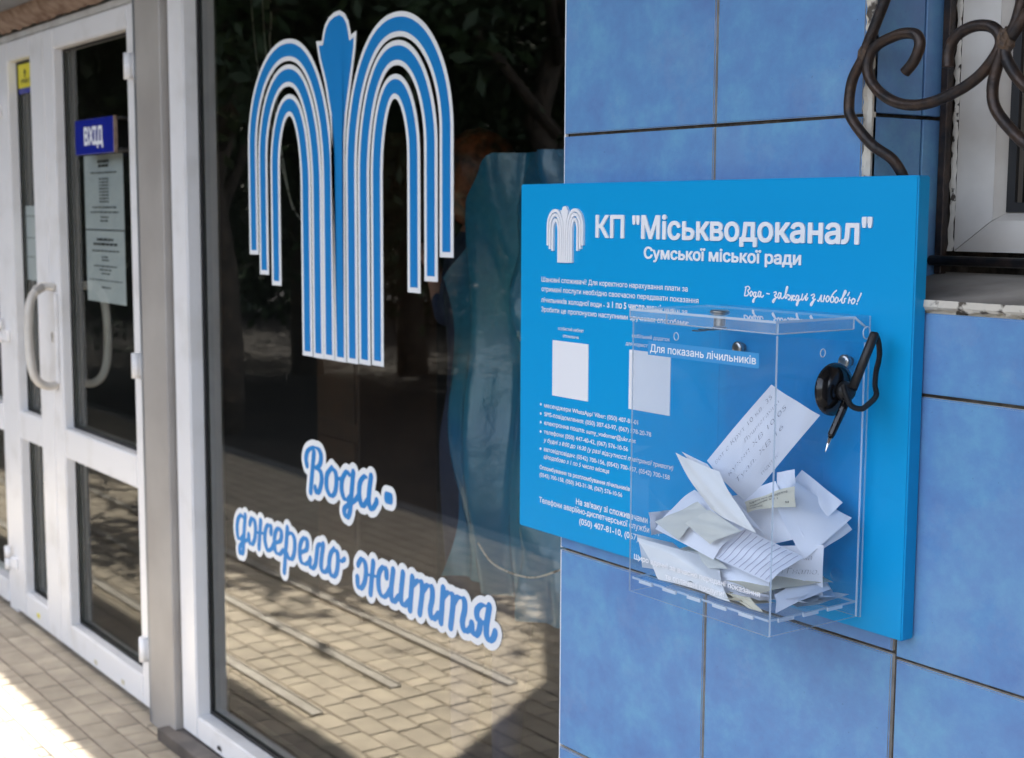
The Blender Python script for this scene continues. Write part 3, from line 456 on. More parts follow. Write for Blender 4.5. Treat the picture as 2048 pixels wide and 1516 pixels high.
gasketrect(F1 + .001, XE - .006, GZ0 + .001, GZ1 - .001, GY - .001, sw, .010)
def pane(x0, x1, z0, z1, y, par, m='glass'):
    return pydata('pane', [(x0, y, z0), (x1, y, z0), (x1, y, z1), (x0, y, z1)], [(0, 1, 2, 3)], M[m], par)
pane(F1, XE - .006, GZ0, GZ1, GY, sw)
mb = MB()
mb.box(F1 + .002, F1 + .016, GY + .004, GY + .02, GZ0, GZ1); mb.box(F1 + .017, XE - .01, GY + .004, GY + .02, GZ0 + .002, GZ0 + .016); mb.build('spacer_bar', M['spacer'], sw)
pydata('drain_cap', [(-3.645, .1845, -1.512), (-3.615, .1845, -1.512), (-3.620, .1845, -1.500), (-3.640, .1845, -1.500)], [(0, 1, 2, 3)], M['gasket'], sw)
# fountain emblem: seven jets and the bowl
def arch(xa, za, xb, zb, ztop, hw, rl, rr_):     # leg foot, trunk foot, top of centre line
    xc = xa + (xb - xa) * .49; pts = [(xa, za)]
    z1 = ztop - rl; N = 26
    pts += [(xa, za + (z1 - za) * t) for t in (.5,)]
    ex = .9
    for i in range(N + 1):
        t = pi - pi / 2 * i / N; pts.append((xc + (xc - xa) * cos(t), z1 + rl * sin(t)))
    z2 = ztop - rr_
    for i in range(1, N + 1):
        t = pi / 2 - pi / 2 * i / N; pts.append((xc + (xb - xc) * cos(t) ** ex, z2 + rr_ * sin(t) if i < N else z2))
    pts += [(xb, zb + (z2 - zb) * .5), (xb, zb)]
    return pts
EMB = dict(arches=[(-3.416, -.109, -3.0115, -.3495, .3955, .235, .31), (-3.357, -.159, -3.066, -.3505, .334, .205, .27), (-3.287, -.184, -3.1225, -.350, .262, .155, .20),
                   (-2.495, -.0915, -2.8975, -.3485, .404, .235, .31), (-2.5555, -.144, -2.8405, -.3465, .344, .205, .27), (-2.624, -.171, -2.7815, -.344, .273, .155, .20)],
           bowl=[(-2.982, -.3495), (-2.982, 0), (-2.984, .14), (-2.995, .22), (-3.020, .30), (-3.048, .36), (-3.061, .402), (-3.031, .400), (-3.028, .415), (-3.017, .435), (-2.998, .450), (-2.972, .459), (-2.945, .461), (-2.922, .452), (-2.905, .435), (-2.897, .415), (-2.893, .401), (-2.868, .408), (-2.872, .37), (-2.892, .30), (-2.915, .22), (-2.926, .14), (-2.928, 0), (-2.928, -.3495)])
def band_polys(pts, hw, trim=0):
    P = [Vector((x, 0, z)) for x, z in pts]
    if trim: P[0] = P[0] + (P[1] - P[0]).normalized() * trim; P[-1] = P[-1] + (P[-2] - P[-1]).normalized() * trim
    Lf, Rt = [], []
    for i, p in enumerate(P):
        t = (P[min(i + 1, len(P) - 1)] - P[max(i - 1, 0)]).normalized(); nrm = Vector((-t.z, 0, t.x)); Lf.append(p + nrm * hw); Rt.append(p - nrm * hw)
    return Lf, Rt
def emblem_mesh(xf, hwf, trim, y0, th, bowl_in):
    mb = MB(); b = mb.bm
    for a in EMB['arches']:
        Lf, Rt = band_polys(arch(a[0], a[1], a[2], a[3], a[4], 0, a[5], a[6]), hwf, trim)
        q = []
        for P in (Lf, Rt): q.append([(b.verts.new(xf(p.x, p.z, y0)), b.verts.new(xf(p.x, p.z, y0 + th))) for p in P])
        for i in range(len(Lf) - 1):
            A, B_, C, D = q[0][i], q[0][i + 1], q[1][i + 1], q[1][i]
            b.faces.new((A[0], B_[0], C[0], D[0])); b.faces.new((A[1], D[1], C[1], B_[1])); b.faces.new((A[0], A[1], B_[1], B_[0])); b.faces.new((D[0], C[0], C[1], D[1]))
        for i in (0, -1):
            A, D = q[0][i], q[1][i]; b.faces.new((A[0], D[0], D[1], A[1]))
    pts = [Vector((x, 0, z)) for x, z in EMB['bowl']]; n_ = len(pts)
    if bowl_in:
        out = []
        for i, p in enumerate(pts):
            e1 = (p - pts[i - 1]).normalized(); e2 = (pts[(i + 1) % n_] - p).normalized(); n1 = Vector((e1.z, 0, -e1.x)); n2 = Vector((e2.z, 0, -e2.x)); mvec = (n1 + n2)
            mvec = mvec / max(mvec.dot(n1), .6); out.append(p + mvec * bowl_in)
        pts = out
    f = [b.verts.new(xf(p.x, p.z, y0)) for p in pts]; k = [b.verts.new(xf(p.x, p.z, y0 + th)) for p in pts]
    b.faces.new(f); b.faces.new(k[::-1])
    for i in range(n_): b.faces.new((f[i], k[i], k[(i + 1) % n_], f[(i + 1) % n_]))
    bmesh.ops.triangulate(b, faces=[q_ for q_ in b.faces if len(q_.verts) > 4])
    return mb
KG = 1.011
big = lambda x, z, y: (x * KG, y, z * KG)
em = thing('fountain_sticker', 'large blue and white fountain emblem stuck on the shop window glass', 'sticker', (-2.98, .23, -.36))
emblem_mesh(big, .0264, 0, GY - .0012, .0004, 0).build('white_backing', M['stk_white'], em)
emblem_mesh(big, .0152, .0115, GY - .0018, .0004, .0105).build('blue_jet', M['stk_blue'], em)
sl = thing('slogan_sticker', 'blue handwritten slogan with thick white outline on the shop window glass', 'sticker', (-2.9, .23, -.97))
for nm, st in (('first', W1), ('second', W2), ('third', W3)):
    letters('letter_outline', st, lambda tx, tz: .0178 + .0070 * tz, .0026, GY - .0012, M['stk_white'], sl)
    letters('lettering', st, lambda tx, tz: .0028 + .0076 * tz, .0017, GY - .0017, M['stk_blue'], sl)
# ---------------------------------------------------------------- doors
def door(name, lab, xl, xr, glL, glR, hingex):
    d = thing(name, lab, 'door', ((xl + xr) / 2, .22, GZ))
    z0, z1 = -1.548, .614
    prof('stile', xl, glL, z0, z1, d); prof('stile', glR, xr, z0, z1, d)
    prof('rail', glL + .0004, glR - .0004, z0, -1.456, d); prof('rail', glL + .0004, glR - .0004, -.855, -.752, d); prof('rail', glL + .0004, glR - .0004, .546, z1, d)
    for a, b_ in ((-1.456, -.855), (-.752, .546)):
        gasketrect(glL + .001, glR - .001, a + .001, b_ - .001, .2265, d, .008); pane(glL, glR, a, b_, .2285, d, 'glass2')
        mb = MB(); mb.box(glL + .004, glL + .018, .232, .246, a, b_); mb.box(glL + .019, glR - .005, .232, .246, a + .002, a + .014); mb.build('spacer_bar', M['spacer'], d)
    return d
fr = thing('door_frame', 'white fixed frame around the pair of glazed doors', 'frame', (-5, .22, GZ))
prof('head', -6.74, -4.1145, .617, .645, fr, y0=.195, m='upvc_dirty'); prof('jamb', -5.665, -5.575, GZ, .6165, fr, y0=.195)
prof('side_rail', -6.74, -5.6655, -1.548, -1.46, fr); prof('side_head', -6.74, -5.6655, .546, .6165, fr); prof('side_rail', -6.74, -5.6655, -.855, -.752, fr)
pane(-6.74, -5.665, -1.46, -.855, .2285, fr, 'glass2'); pane(-6.74, -5.665, -.752, .546, .2285, fr, 'glass2')
dl = door('narrow_door', 'narrow left door leaf, white framed, with a yellow sticker in its top corner', -5.565, -5.0085, -5.426, -5.157, -5.56)
dr = door('wide_door', 'wide right door leaf, white framed, with the blue entrance plate on its glass', -5.0065, -4.1145, -4.902, -4.215, -4.12)
for x, z in ((-5.265, -1.509),): MB().box(x - .014, x + .014, .1835, .186, z - .008, z + .008, .0008).build('drain_cap', M['yellow'], dl)
for x, z in ((-4.643, -1.5256), (-4.387, -1.5241)): MB().box(x - .012, x + .012, .1835, .186, z - .007, z + .009, .0008).build('drain_cap', M['paper4'], dr)
for z in (.427, -.462, -1.345):
    h = MB(); h.tube([(-4.140, .166, z - .038), (-4.140, .166, z + .038)], .016, 14); h.box(-4.165, -4.1165, .172, .186, z - .034, z + .034, .003); h.build('hinge', M['upvc'], dr)
for z in (.39, -.455, -1.345):
    h = MB(); h.tube([(-5.573, .168, z - .045), (-5.573, .168, z - .003)], .013, 12); h.tube([(-5.573, .168, z + .003), (-5.573, .168, z + .045)], .013, 12); h.box(-5.56, -5.50, .172, .1865, z - .038, z + .006, .003); h.build('hinge', M['upvc'], dl)
# handle
hp = MB().box(-5.000, -4.925, .176, .1868, -.600, -.275, .006, seg=3).build('handle_plate', M['upvc'], dr)
mb = MB(); mb.tube([(-4.958, .1765, -.43), (-4.958, .1725, -.43)], .014, 16); mb.box(-4.967, -4.949, .173, .1762, -.455, -.43); mb.build('lock_cylinder', M['upvc_dirty'], hp)
MB().box(-4.960, -4.956, .1715, .1724, -.448, -.422).build('keyhole', M['gasket'], hp)
hb = spline([(-4.95, .180, -.262), (-4.95, .150, -.258), (-4.95, .118, -.275), (-4.95, .098, -.315), (-4.95, .090, -.39), (-4.95, .090, -.47), (-4.95, .098, -.545), (-4.95, .118, -.588), (-4.95, .150, -.606), (-4.95, .180, -.602)], 6)
MB().tube(hb, .0150, 14).build('pull_handle', M['upvc_dirty'], dr)
MB().tube([p for p in hb[7:13]], .0166, 14).build('handle_collar', M['post'], dr)
MB().tube([(p[0], .4575 - p[1], p[2]) for p in hb], .0140, 14).build('pull_handle', M['upvc_dirty'], dr)
# entrance plate, notices, stickers
ep = thing('entrance_plate', 'navy blue entrance plate with white lettering on the wide door', 'sign', (-4.45, .21, .18))
MB().box(-4.634, -4.282, .166, .174, .181, .291, .001).build('plate', M['sticker_navy'], ep)
MB().box(-4.282, -4.2765, .165, .176, .180, .292).build('edge_strip', M['foam'], ep)
for zz in (.190, .284): MB().box(-4.60, -4.235, .1745, .2270, zz - .004, zz + .004).build('bracket', M['gasket'], ep)
wall_text('lettering', 'ВХІД', -4.548, .212, .172, .052, .1652, M['white'], ep, bold=.045)
def notice(z0, z1, lab, seed, x0=-4.755, x1=-4.387):
    t = thing('paper_notice', lab, 'notice', ((x0 + x1) / 2, .232, z0))
    n_ = 12; V = []; F = []; rr_ = random.Random(seed)
    for i in range(n_ + 1):
        for j in range(n_ + 1):
            u, v = i / n_, j / n_; V.append((x0 + (x1 - x0) * u, .2325 + .0015 * sin(3 * u + seed), z0 + (z1 - z0) * v))
    for i in range(n_):
        for j in range(n_): k = i * (n_ + 1) + j; F.append((k, k + n_ + 1, k + n_ + 2, k + 1))
    pydata('sheet', V, F, M['notice'], t, smooth=True)
    return t
def printed_lines(t, rows_, xc, y=.2292):
    mb = MB()
    for z, wd, hgt in rows_:
        x = xc - wd / 2
        while x < xc + wd / 2 - .01:
            l = R.uniform(.012, .04); mb.box(x, min(x + l, xc + wd / 2), y, y + .0003, z, z + hgt); x += l + .007
    mb.build('print', M['print'], t, kind='stuff')
t = notice(-.058, .184, 'upper paper notice with printed lines behind the wide door glass', 1)
printed_lines(t, [(.158, .10, .008), (.144, .09, .008), (.124, .24, .004)] + [(.104 - .0105 * i, .085, .004) for i in range(8)] + [(.012, .22, .004), (-.004, .26, .004), (-.02, .07, .004), (-.032, .08, .004)], -4.565, .2305)
t = notice(-.297, -.062, 'lower paper notice with printed lines behind the wide door glass', 2)
printed_lines(t, [(-.095, .15, .008), (-.110, .22, .008), (-.130, .25, .004), (-.15, .07, .004), (-.16, .07, .004), (-.18, .22, .004), (-.192, .12, .004), (-.204, .08, .004), (-.226, .32, .003), (-.25, .09, .004)], -4.565, .2305)
t = notice(-.255, .02, 'pale paper notice behind the glass of the narrow door', 3, -5.43, -5.268)
printed_lines(t, [(-.02, .10, .004), (-.10, .09, .004), (-.17, .09, .004)], -5.35, .2305)
ys = thing('yellow_sticker', 'small yellow sticker with navy strip in the top corner of the narrow door', 'sticker', (-5.33, .22, .43))
MB().box(-5.418, -5.240, .2245, .2252, .449, .535).build('yellow_field', M['yellow'], ys); MB().box(-5.418, -5.240, .2245, .2252, .428, .4485).build('navy_strip', M['sticker_navy'], ys)
wall_text('print', 'ПРИВАТ', -5.385, .466, .11, .014, .2240, M['print'], ys, bold=.02)
MB().tube([(-5.335, .2240, .505), (-5.335, .2238, .505)], .010, 16).box(-5.338, -5.332, .2237, .2242, .485, .50).build('pictogram', M['print'], ys)
# ---------------------------------------------------------------- blue sign board
SY = -.0249; SX0, SX1, SZ0, SZ1 = -1.8993, -1.0993, -.5189, .0474
sb = thing('information_board', 'bright blue information board with white Ukrainian text on the tiled wall', 'sign', ((SX0 + SX1) / 2, 0, SZ0))
MB().box(SX0, SX1, SY, -.0024, SZ0, SZ1, .0018, seg=3).build('panel', M['sign'], sb)
# the board stands a little proud of the tiles on a hidden batten
MB().box(SX0 + .12, SX1 - .02, -.0022, -.0006, SZ0 + .03, SZ1 - .03).build('batten', M['gasket'], sb)
TY = SY - .0006
wall_text('title_lettering', 'КП "Міськводоканал"', -1.7018, -.0349, .5367, .0325, SY - .0003, M['raised'], sb, bold=.026, ext=.0020, res=90)
wall_text('subtitle_lettering', 'Сумської міської ради', -1.5897, -.0640, .3091, .0163, SY - .0003, M['raised'], sb, bold=.030, ext=.0010, res=60)
ks = .0937 / .972
sml = lambda x, z, y: (-1.8234 + (x + 3.443) * ks, y, -.0766 + (z + .3505) * .1095)
emblem_mesh(sml, .0225, 0, SY - .0042, .0041, 0).build('emblem', M['raised'], sb)
def T(body, x, z, w_, cap, **k):
    k.setdefault('bold', .016); return wall_text('text_line', body, x, z, w_, cap, TY, M['white'], sb, **k)
c1 = .0078
T('Шановні споживачі! Для коректного нарахування плати за', -1.8405, -.1086, .346, c1)
T('отримані послуги необхідно своєчасно передавати показання', -1.8403, -.1240, .3685, c1)
T('лічильників холодної води -', -1.8410, -.1415, .1618, c1)
T('з 1 по 5 числа щомісяця', -1.6740, -.1408, .153, .0098, bold=.03)
T('Зробити це пропонуємо наступними зручними способами:', -1.8408, -.1568, .3497, c1)
T('особистий кабінет', -1.7629, -.1835, .066, .0052, center=True, bold=.008); T('споживача', -1.7628, -.1945, .040, .0052, center=True, bold=.008)
T('мобільний додаток', -1.6143, -.1822, .0838, .0056, bold=.008); T('для користувачів', -1.6285, -.1948, .0780, .0056, bold=.008)
for x0, x1_ in ((-1.8090, -1.7174), (-1.6193, -1.5274)): MB().box(x0, x1_, SY - .0012, SY + .001, -.2903, -.2009).build('white_label', M['white'], sb)
c2 = .0070
for zz in (-.3078, -.3230, -.3372, -.3525, -.3810):
    MB().tube([(-1.8397, TY, zz - .0004), (-1.8397, TY - .0004, zz - .0004)], .0022, 14).build('bullet', M['white'], sb)
T('месенджери WhatsApp/ Viber: (050) 407-81-01', -1.8308, -.3120, .2333, c2); T('SMS-повідомлення: (050) 307-63-97, (067) 578-20-78', -1.8301, -.3262, .2626, c2)
T('електронна пошта: sumy_vodomer@ukr.net', -1.8305, -.3405, .2285, c2); T('телефони (050) 447-40-42, (067) 576-10-56', -1.8311, -.3553, .2114, c2)
T('у будні з 8:00 до 16:30 (у разі відсутності повітряної тривоги)', -1.8315, -.3688, .3134, c2, shear=.25); T('автовідповідач: (0542) 700-156, (0542) 700-157, (0542) 700-158', -1.8313, -.3840, .3060, c2)
T('цілодобово з 1 по 5 число місяця', -1.8312, -.3962, .1681, c2, shear=.25)
T('Опломбування та розпломбування лічильників:', -1.8419, -.4153, .2298, .0068, bold=.022); T('(0542) 700-158, (050) 342-31-38, (067) 576-10-56', -1.8421, -.4275, .2104, .0068)
T("На зв'язку зі споживачами - завжди", -1.7450, -.4575, .2330, .0098, bold=.022); T('Телефони аварійно-диспетчерської служби КП', -1.8426, -.4710, .2960, .0094); T('(050) 407-81-10, (067) 576-10-56', -1.7361, -.4878, .2130, .0098)
letters('script_lettering', SM, lambda tx, tz: .00078 + .0003 * tz, .00045, TY, M['white'], sb)
# ---------------------------------------------------------------- acrylic collecting box
BX0, BX1, BY, BB, BZ0, BZT, BZ1 = -1.4176, -1.1607, -.1923, -.0330, -.5000, -.4800, -.1221
ab = thing('collection_box', 'clear acrylic collecting box full of paper slips mounted on the blue board', 'box', ((BX0 + BX1) / 2, BY / 2, BZ0))
T3 = .003
def sheetp(name, P8, label=None, plain=(), m='acrylic'):              # thin box given as x0,x1,y0,y1,z0,z1 ; narrow faces get the edge material
    x0, x1_, y0, y1, z0, z1 = P8; mb = MB().box(x0, x1_, y0, y1, z0, z1)
    dims = (x1_ - x0, y1 - y0, z1 - z0); ax = dims.index(min(dims)); mb.bm.faces.ensure_lookup_table()
    for f in mb.bm.faces: f.normal_update(); f.material_index = 0 if abs(f.normal[ax]) > .9 or any(f.normal.dot(Vector(q_)) > .9 for q_ in plain) else 1
    return mb.build(name, [M[m], M['aedge']], ab)
sheetp('front_panel', (BX0, BX1, BY, BY + T3, BZ0, -.1395))
sheetp('back_panel', (BX0, BX1 + .004, BB - T3, BB, BZ0, BZ1), plain=((-1, 0, 0),))
sheetp('left_panel', (BX0, BX0 + T3, BY + T3 + .0002, BB - T3 - .0002, BZ0, -.1395), plain=((0, 1, 0), (0, -1, 0)))
# right panel with a sloping top edge
mb = MB(); b = mb.bm; q = [(BY + T3 + .0002, BZ0), (BB - T3 - .0002, BZ0), (BB - T3 - .0002, -.1550), (BY + T3 + .0002, -.1405)]
A = [b.verts.new((BX1, y_, z)) for y_, z in q]; B2 = [b.verts.new((BX1 - T3, y_, z)) for y_, z in q]
b.faces.new(A); b.faces.new(B2)
for i in range(4): b.faces.new((A[i], B2[i], B2[(i + 1) % 4], A[(i + 1) % 4])).material_index = 1
mb.build('right_panel', [M['acrylic'], M['aedge']], ab)
sheetp('floor_panel', (BX0 + T3 + .0003, BX1 - T3 - .0003, BY + T3 + .0003, BB - T3 - .0003, BZT - T3, BZT))
for a_, b_ in ((-1.3963, -1.3714), (-1.3499, -1.325), (-1.3035, -1.2796), (-1.2572, -1.2335), (-1.2112, -1.1868)): MB().box(a_, b_, BY - .0006, BY + .0022, BZT - .0045, BZT - .0002).build('floor_tab', M['aedge'], ab)
for a_, b_ in ((-.176, -.150), (-.133, -.107), (-.090, -.064)): MB().box(BX1 - .0022, BX1 + .0006, a_, b_, BZT - .0045, BZT - .0002).build('floor_tab', M['aedge'], ab)
lid = sheetp('lid', (BX0 - .003, BX1 + .002, BY - .003, -.058, BZ1 - T3, BZ1), m='lid_acrylic')
lp = MB()
for (x0, x1_, y0, y1, z0, z1) in ((BX0 - .003, -1.3497 - .0, BY - .0032, BY - .0006, -.1344, BZ1 - T3 - .0001), (-1.3495, BX1 + .002, BY - .0032, BY - .0006, -.1375, BZ1 - T3 - .0001), (BX1 + .0006, BX1 + .0032, BY + .0002, -.0615, -.1375, BZ1 - T3 - .0001)):
    lp.box(x0, x1_, y0, y1, z0, z1)
lp.bm.faces.ensure_lookup_table()
for f in lp.bm.faces:
    f.normal_update(); f.material_index = 1 if (abs(f.normal.z) > .9 or f.calc_area() < .0001) else 0
lp.build('lid_lip', [M['lid_acrylic'], M['aedge']], ab)
for P in ([(BX0 - .003, BY - .0019, -.1344), (-1.3497, BY - .0019, -.1344)], [(-1.3497, BY - .0019, -.1375), (BX1 + .002, BY - .0019, -.1375)], [(BX1 + .0019, BY, -.1375), (BX1 + .0019, -.0635, -.1375), (BX1 + .0019, -.0615, -.1355), (BX1 + .0019, -.0615, BZ1 - .003)], [(BX0 - .002, BY - .0022, BZ1 - .0015), (BX1 + .001, BY - .0022, BZ1 - .0015)]):
    MB().tube(P, .0008, 6).build('lip_edge', M['aedge'], ab)  # pale tubes added for the glow that refraction gives the lip edges
# hinge arm and ring
MB().tube([(BX1 + .001, -.058, BZ1 - .002), (BX1 + .001, -.0375, -.1365)], .0016, 8).build('hinge_arm', M['aedge'], ab)
ring = [(BX1 + .004, -.0400 + .0065 * cos(a), -.1425 + .0075 * sin(a)) for a in np.linspace(0, 2 * pi, 24, endpoint=False)]
MB().tube(ring, .0009, 8, closed=True).build('hinge_ring', M['aedge'], ab)
for (x, y, z, ax) in ((-1.3322, BY - .0006, -.1528, 'y'), (BX1 + .0006, -.1133, -.1638, 'x')):
    rg = [((x + .0042 * cos(a), y, z + .0048 * sin(a)) if ax == 'y' else (x, y + .0042 * cos(a), z + .0048 * sin(a))) for a in np.linspace(0, 2 * pi, 24, endpoint=False)]
    MB().tube(rg, .0007, 8, closed=True).build('hole_rim', M['aedge'], ab)
# cam lock
lk = MB(); lk.lathe([(.011, 0), (.0125, .0006), (.0125, .0018), (.0095, .0034), (.006, .0036)], (-1.2992, -.150, BZ1), (0, 0, 1), 28)
prof_ = [(.0075, 0)]; 
for i in range(14): prof_ += [(.0078, -.0012 * i - .0006), (.0071, -.0012 * i - .0012)]
lk.lathe(prof_, (-1.2992, -.150, BZ1 - .0005), (0, 0, 1), 24); lk.lathe([(.0088, -.0182), (.0088, -.0205)], (-1.2992, -.150, BZ1), (0, 0, 1), 6)
lo_ = lk.build('cam_lock', M['steel'], ab)
pts = [(-1.297, -.150, -.1432), (-1.312, -.153, -.1436), (-1.325, -.155, -.1460), (-1.337, -.157, -.1478)]
mb = MB()
for a_, b_ in zip(pts, pts[1:]): mb.box(min(a_[0], b_[0]), max(a_[0], b_[0]), -.162, -.148, (a_[2] + b_[2]) / 2 - .0008, (a_[2] + b_[2]) / 2 + .0008)
mb.build('lock_tongue', M['steel'], lo_)
for i, (x, z) in enumerate(((-1.3828 + .10, -.1793), (-1.1948, -.1814), (-1.1966, -.4540), (-1.3828, -.4540))):
    x = -1.3000 if i == 0 else x
    if i == 0: x, z = -1.3828, -.1793
    MB().lathe([(.0062, 0), (.0062, .0055), (.0080, .0060), (.0088, .0075), (.0088, .0115), (.0076, .0130), (.0030, .0132)], (x, SY, z), (0, -1, 0), 28).build('standoff_screw', M['steel'] if i < 2 else M['acrylic'], ab)
# label and lettering on the front panel
MB().poly([(-1.3855, -.1622), (-1.1872, -.1622), (-1.1872, -.1802), (-1.3855, -.1802)], BY - .0006, BY - .0002).build('name_label', M['lbl'], ab)
wall_text('text_line', 'Для показань лічильників', -1.3811, -.1758, .1895, .0098, BY - .0009, M['white'], ab, bold=.012)
wall_text('text_line', 'Щиро вдячні за вчасно передані показання', -1.4073, -.4543, .2310, .0070, BY - .0004, M['white'], ab, bold=.018)
wall_text('text_line', 'та оплачені послуги!', -1.3453, -.4676, .1084, .0070, BY - .0004, M['white'], ab, bold=.018)
# ---------------------------------------------------------------- paper slips inside the box
class Patch:
    def __init__(s, P, bend=0, curl=0, ph=0):
        s.P = [Vector(p) for p in P]; s.b = bend; s.c = curl; s.n = (s.P[1] - s.P[0]).cross(s.P[3] - s.P[0]).normalized(); s.ph = ph
        if s.n.y > 0: s.n = -s.n
    def at(s, u, v, off=0):
        A, B_, C, D = s.P; p = A.lerp(B_, u).lerp(D.lerp(C, u), v)
        return p + s.n * (s.b * sin(pi * u) * 1.0 + s.c * sin(pi * v) + .0012 * sin(5 * u + 3 * v + s.ph) + .0007 * sin(11 * u - 7 * v + 2 * s.ph) + .0022 * max(0, u + v - 1.55) * sin(s.ph * 3) * 4 + off)
def slip(key, lab, m, bend=0, curl=0, cat='paper slip', grid=14):
    pt = Patch(PAP[key], bend, curl, len(key) + bend * 100); V = []; F = []; n_ = grid
    lim = lambda p: (min(max(p[0], -1.4135), -1.1645), min(max(p[1], -.1885), -.0372), max(p[2], -.4795))
    for i in range(n_ + 1):
        for j in range(n_ + 1): V.append(lim(pt.at(i / n_, j / n_, 0)))
    for i in range(n_):
        for j in range(n_):
            k = i * (n_ + 1) + j; F.append((k, k + n_ + 1, k + n_ + 2, k + 1))
    o = pydata('paper_slip', V, F, M[m], smooth=True, label=lab, cat=cat, group='paper slips in the acrylic box'); return o, pt
def on_patch(name, pt, o, body, f, cap, wd, bold=0, shear=.3, m='ink'):   # f: (s,t)->(u,v) for local text coords, s along the line in 0..1
    a, F = type_line(body, bold, shear, 40); a[:, 0] -= a[:, 0].min(); k = a[:, 0].max()
    return pydata(name, [tuple(pt.at(*f(x / k * wd, y_ / CAP * cap), .0007)) for x, y_, z in a], F, M[m], o, kind='stuff')
o, pt = slip('P1', 'tall white slip with handwritten meter readings, standing highest in the box', 'paper', .004, .006, grid=18)
# text runs from D towards A
for (body, s0, t0, wd, cp) in (('вот с Крут 10 кв. 35', .06, .17, .86, .070), ('Лушнегачий', .42, .32, .50, .06), ('кухня ХВ 10 05', .08, .48, .84, .07), ('Туал. ХВ 16', .10, .66, .66, .07), ('підпис', .30, .90, .25, .05)):
    on_patch('handwriting', pt, o, body, lambda x, y_, s0=s0, t0=t0: (t0 - y_, 1 - s0 - x), cp, wd, bold=-.026)
slip('P2b', 'white inner leaf just behind the folded white card', 'paper', .004)
slip('P2', 'folded white card leaning forward, left of the handwritten slip', 'paper2', .004, .004)
slip('P3', 'broad white slip lying under the two beige cards', 'paper', .006, .004)
PAP['P4'] = [(x, y_ - .010, z) for x, y_, z in PAP['P4']]; PAP['P4b'] = [(x, max(y_ - .008, -.187), z) for x, y_, z in PAP['P4b']]
slip('P4', 'left of the two overlapping beige cards', 'paper3', .001)
slip('P4b', 'right of the two overlapping beige cards, nearest to the front panel', 'paper3', .001)
o, pt = slip('P5', 'lined white slip pointing down at the front corner of the box', 'paper', .002)
V = []; F = []
for i in range(11):
    v = .08 + i * .085; k = len(V)
    for j in range(9):
        u = .03 + j * .117; V += [tuple(pt.at(u, v, .0007)), tuple(pt.at(u, v + .011, .0007))]
    F += [(k + 2 * j, k + 2 * j + 2, k + 2 * j + 3, k + 2 * j + 1) for j in range(8)]
M['rule'] = mat('pale_ruling', (.45, .44, .55), rough=.7)
pydata('ruled_line', V, F, M['rule'], o)
slip('P6', 'large blank white slip leaning to the right side of the box', 'paper', .006, -.004)
slip('P7', 'torn white slip behind the large blank slip', 'paper', .002)
slip('P8', 'white slip whose corner sticks out furthest right', 'paper', .002)
slip('P9', 'small white slip standing upright behind the front corner', 'paper', .002)
o, pt = slip('P10', 'printed cream receipt tucked behind the folded card', 'paper4', .002)
for (body, t0, wd) in (('Адреса вул. Набережна', .30, .8), ('Показник ХВ 1', .55, .6), ('підпис                 м', .80, .8)): on_patch('print', pt, o, body, lambda x, y_, t0=t0: (.08 + x, t0 - y_), .14, wd, m='print', shear=0)
o, pt = slip('P11', 'white slip with handwriting standing low at the front corner', 'paper', .003)
for (body, s0, t0, wd, cp) in (('кв 5 вулиця  Лісна ка', .1, .30, .80, .11), ('Не          и Гналю.', .12, .58, .84, .12), ('=  =', .35, .80, .3, .08)): on_patch('handwriting', pt, o, body, lambda x, y_, s0=s0, t0=t0: (s0 + x, t0 - y_), cp, wd, bold=-.026)
slip('P12', 'long greyish slip curled against the lower left of the front panel', 'paper2', .012, .012)
slip('P13', 'short cream slip above the long curled one', 'paper3', .004)
slip('P14', 'narrow cream tab hanging down behind the front panel', 'paper4', .001)
slip('P15', 'small white slip pressed against the left panel', 'paper', .001)
slip('P16', 'grey-white slip lying lowest under the printed thanks', 'paper2', .005)
slip('PD', 'broad white slip between the receipt and the lined slip, mostly hidden', 'paper', .004, .003)
slip('PE', 'grey gridded slip curled into the lower left front corner', 'notice', .006, .004)
slip('PF', 'wide white slip behind the folded card, at mid height', 'paper', .005, .003)
slip('PA', 'grey-white slip filling the low middle, behind the printed thanks', 'paper', .004, .004)
slip('PB', 'pale greenish slip fanned out low at the right side panel', 'notice', .003, .004)
slip('PC', 'purple-tinged folded slip low beside the front corner', 'paper', .003, .003)
RS = random.Random(11); names = ['lowest flat white slip on the box floor', 'flat white slip second from the box floor', 'flat cream slip third from the box floor', 'flat white slip fourth from the box floor, turned askew', 'flat pale slip on top of the flat pile at the right rear', 'flat slip at the left rear of the box floor', 'folded printed slip with purple lines at the lower front corner', 'cream slip flat at the front right of the floor']
for i, lab in enumerate(names):
    cx, cy = (-1.29 + RS.uniform(-.045, .055), -.112 + RS.uniform(-.012, .012)); a = RS.uniform(-.5, .5) + (pi / 2 if i % 2 else 0); L_, W2_ = RS.uniform(.045, .055), RS.uniform(.035, .045)
    if i >= 3: cx = (-1.225, -1.215, -1.36, -1.215, -1.22)[i - 3]
    z = -.4785 + i * .0030
    P = []
    for sx, sy in ((-1, -1), (1, -1), (1, 1), (-1, 1)): P.append((cx + sx * L_ * cos(a) - sy * W2_ * sin(a), cy + sx * L_ * sin(a) + sy * W2_ * cos(a), z + RS.uniform(0, .006)))
    PAP['f%d' % i] = P; slip('f%d' % i, lab, ('paper', 'paper2', 'paper4', 'paper', 'notice', 'paper2', 'paper', 'paper4')[i], RS.uniform(.001, .005), RS.uniform(0, .003), grid=8)
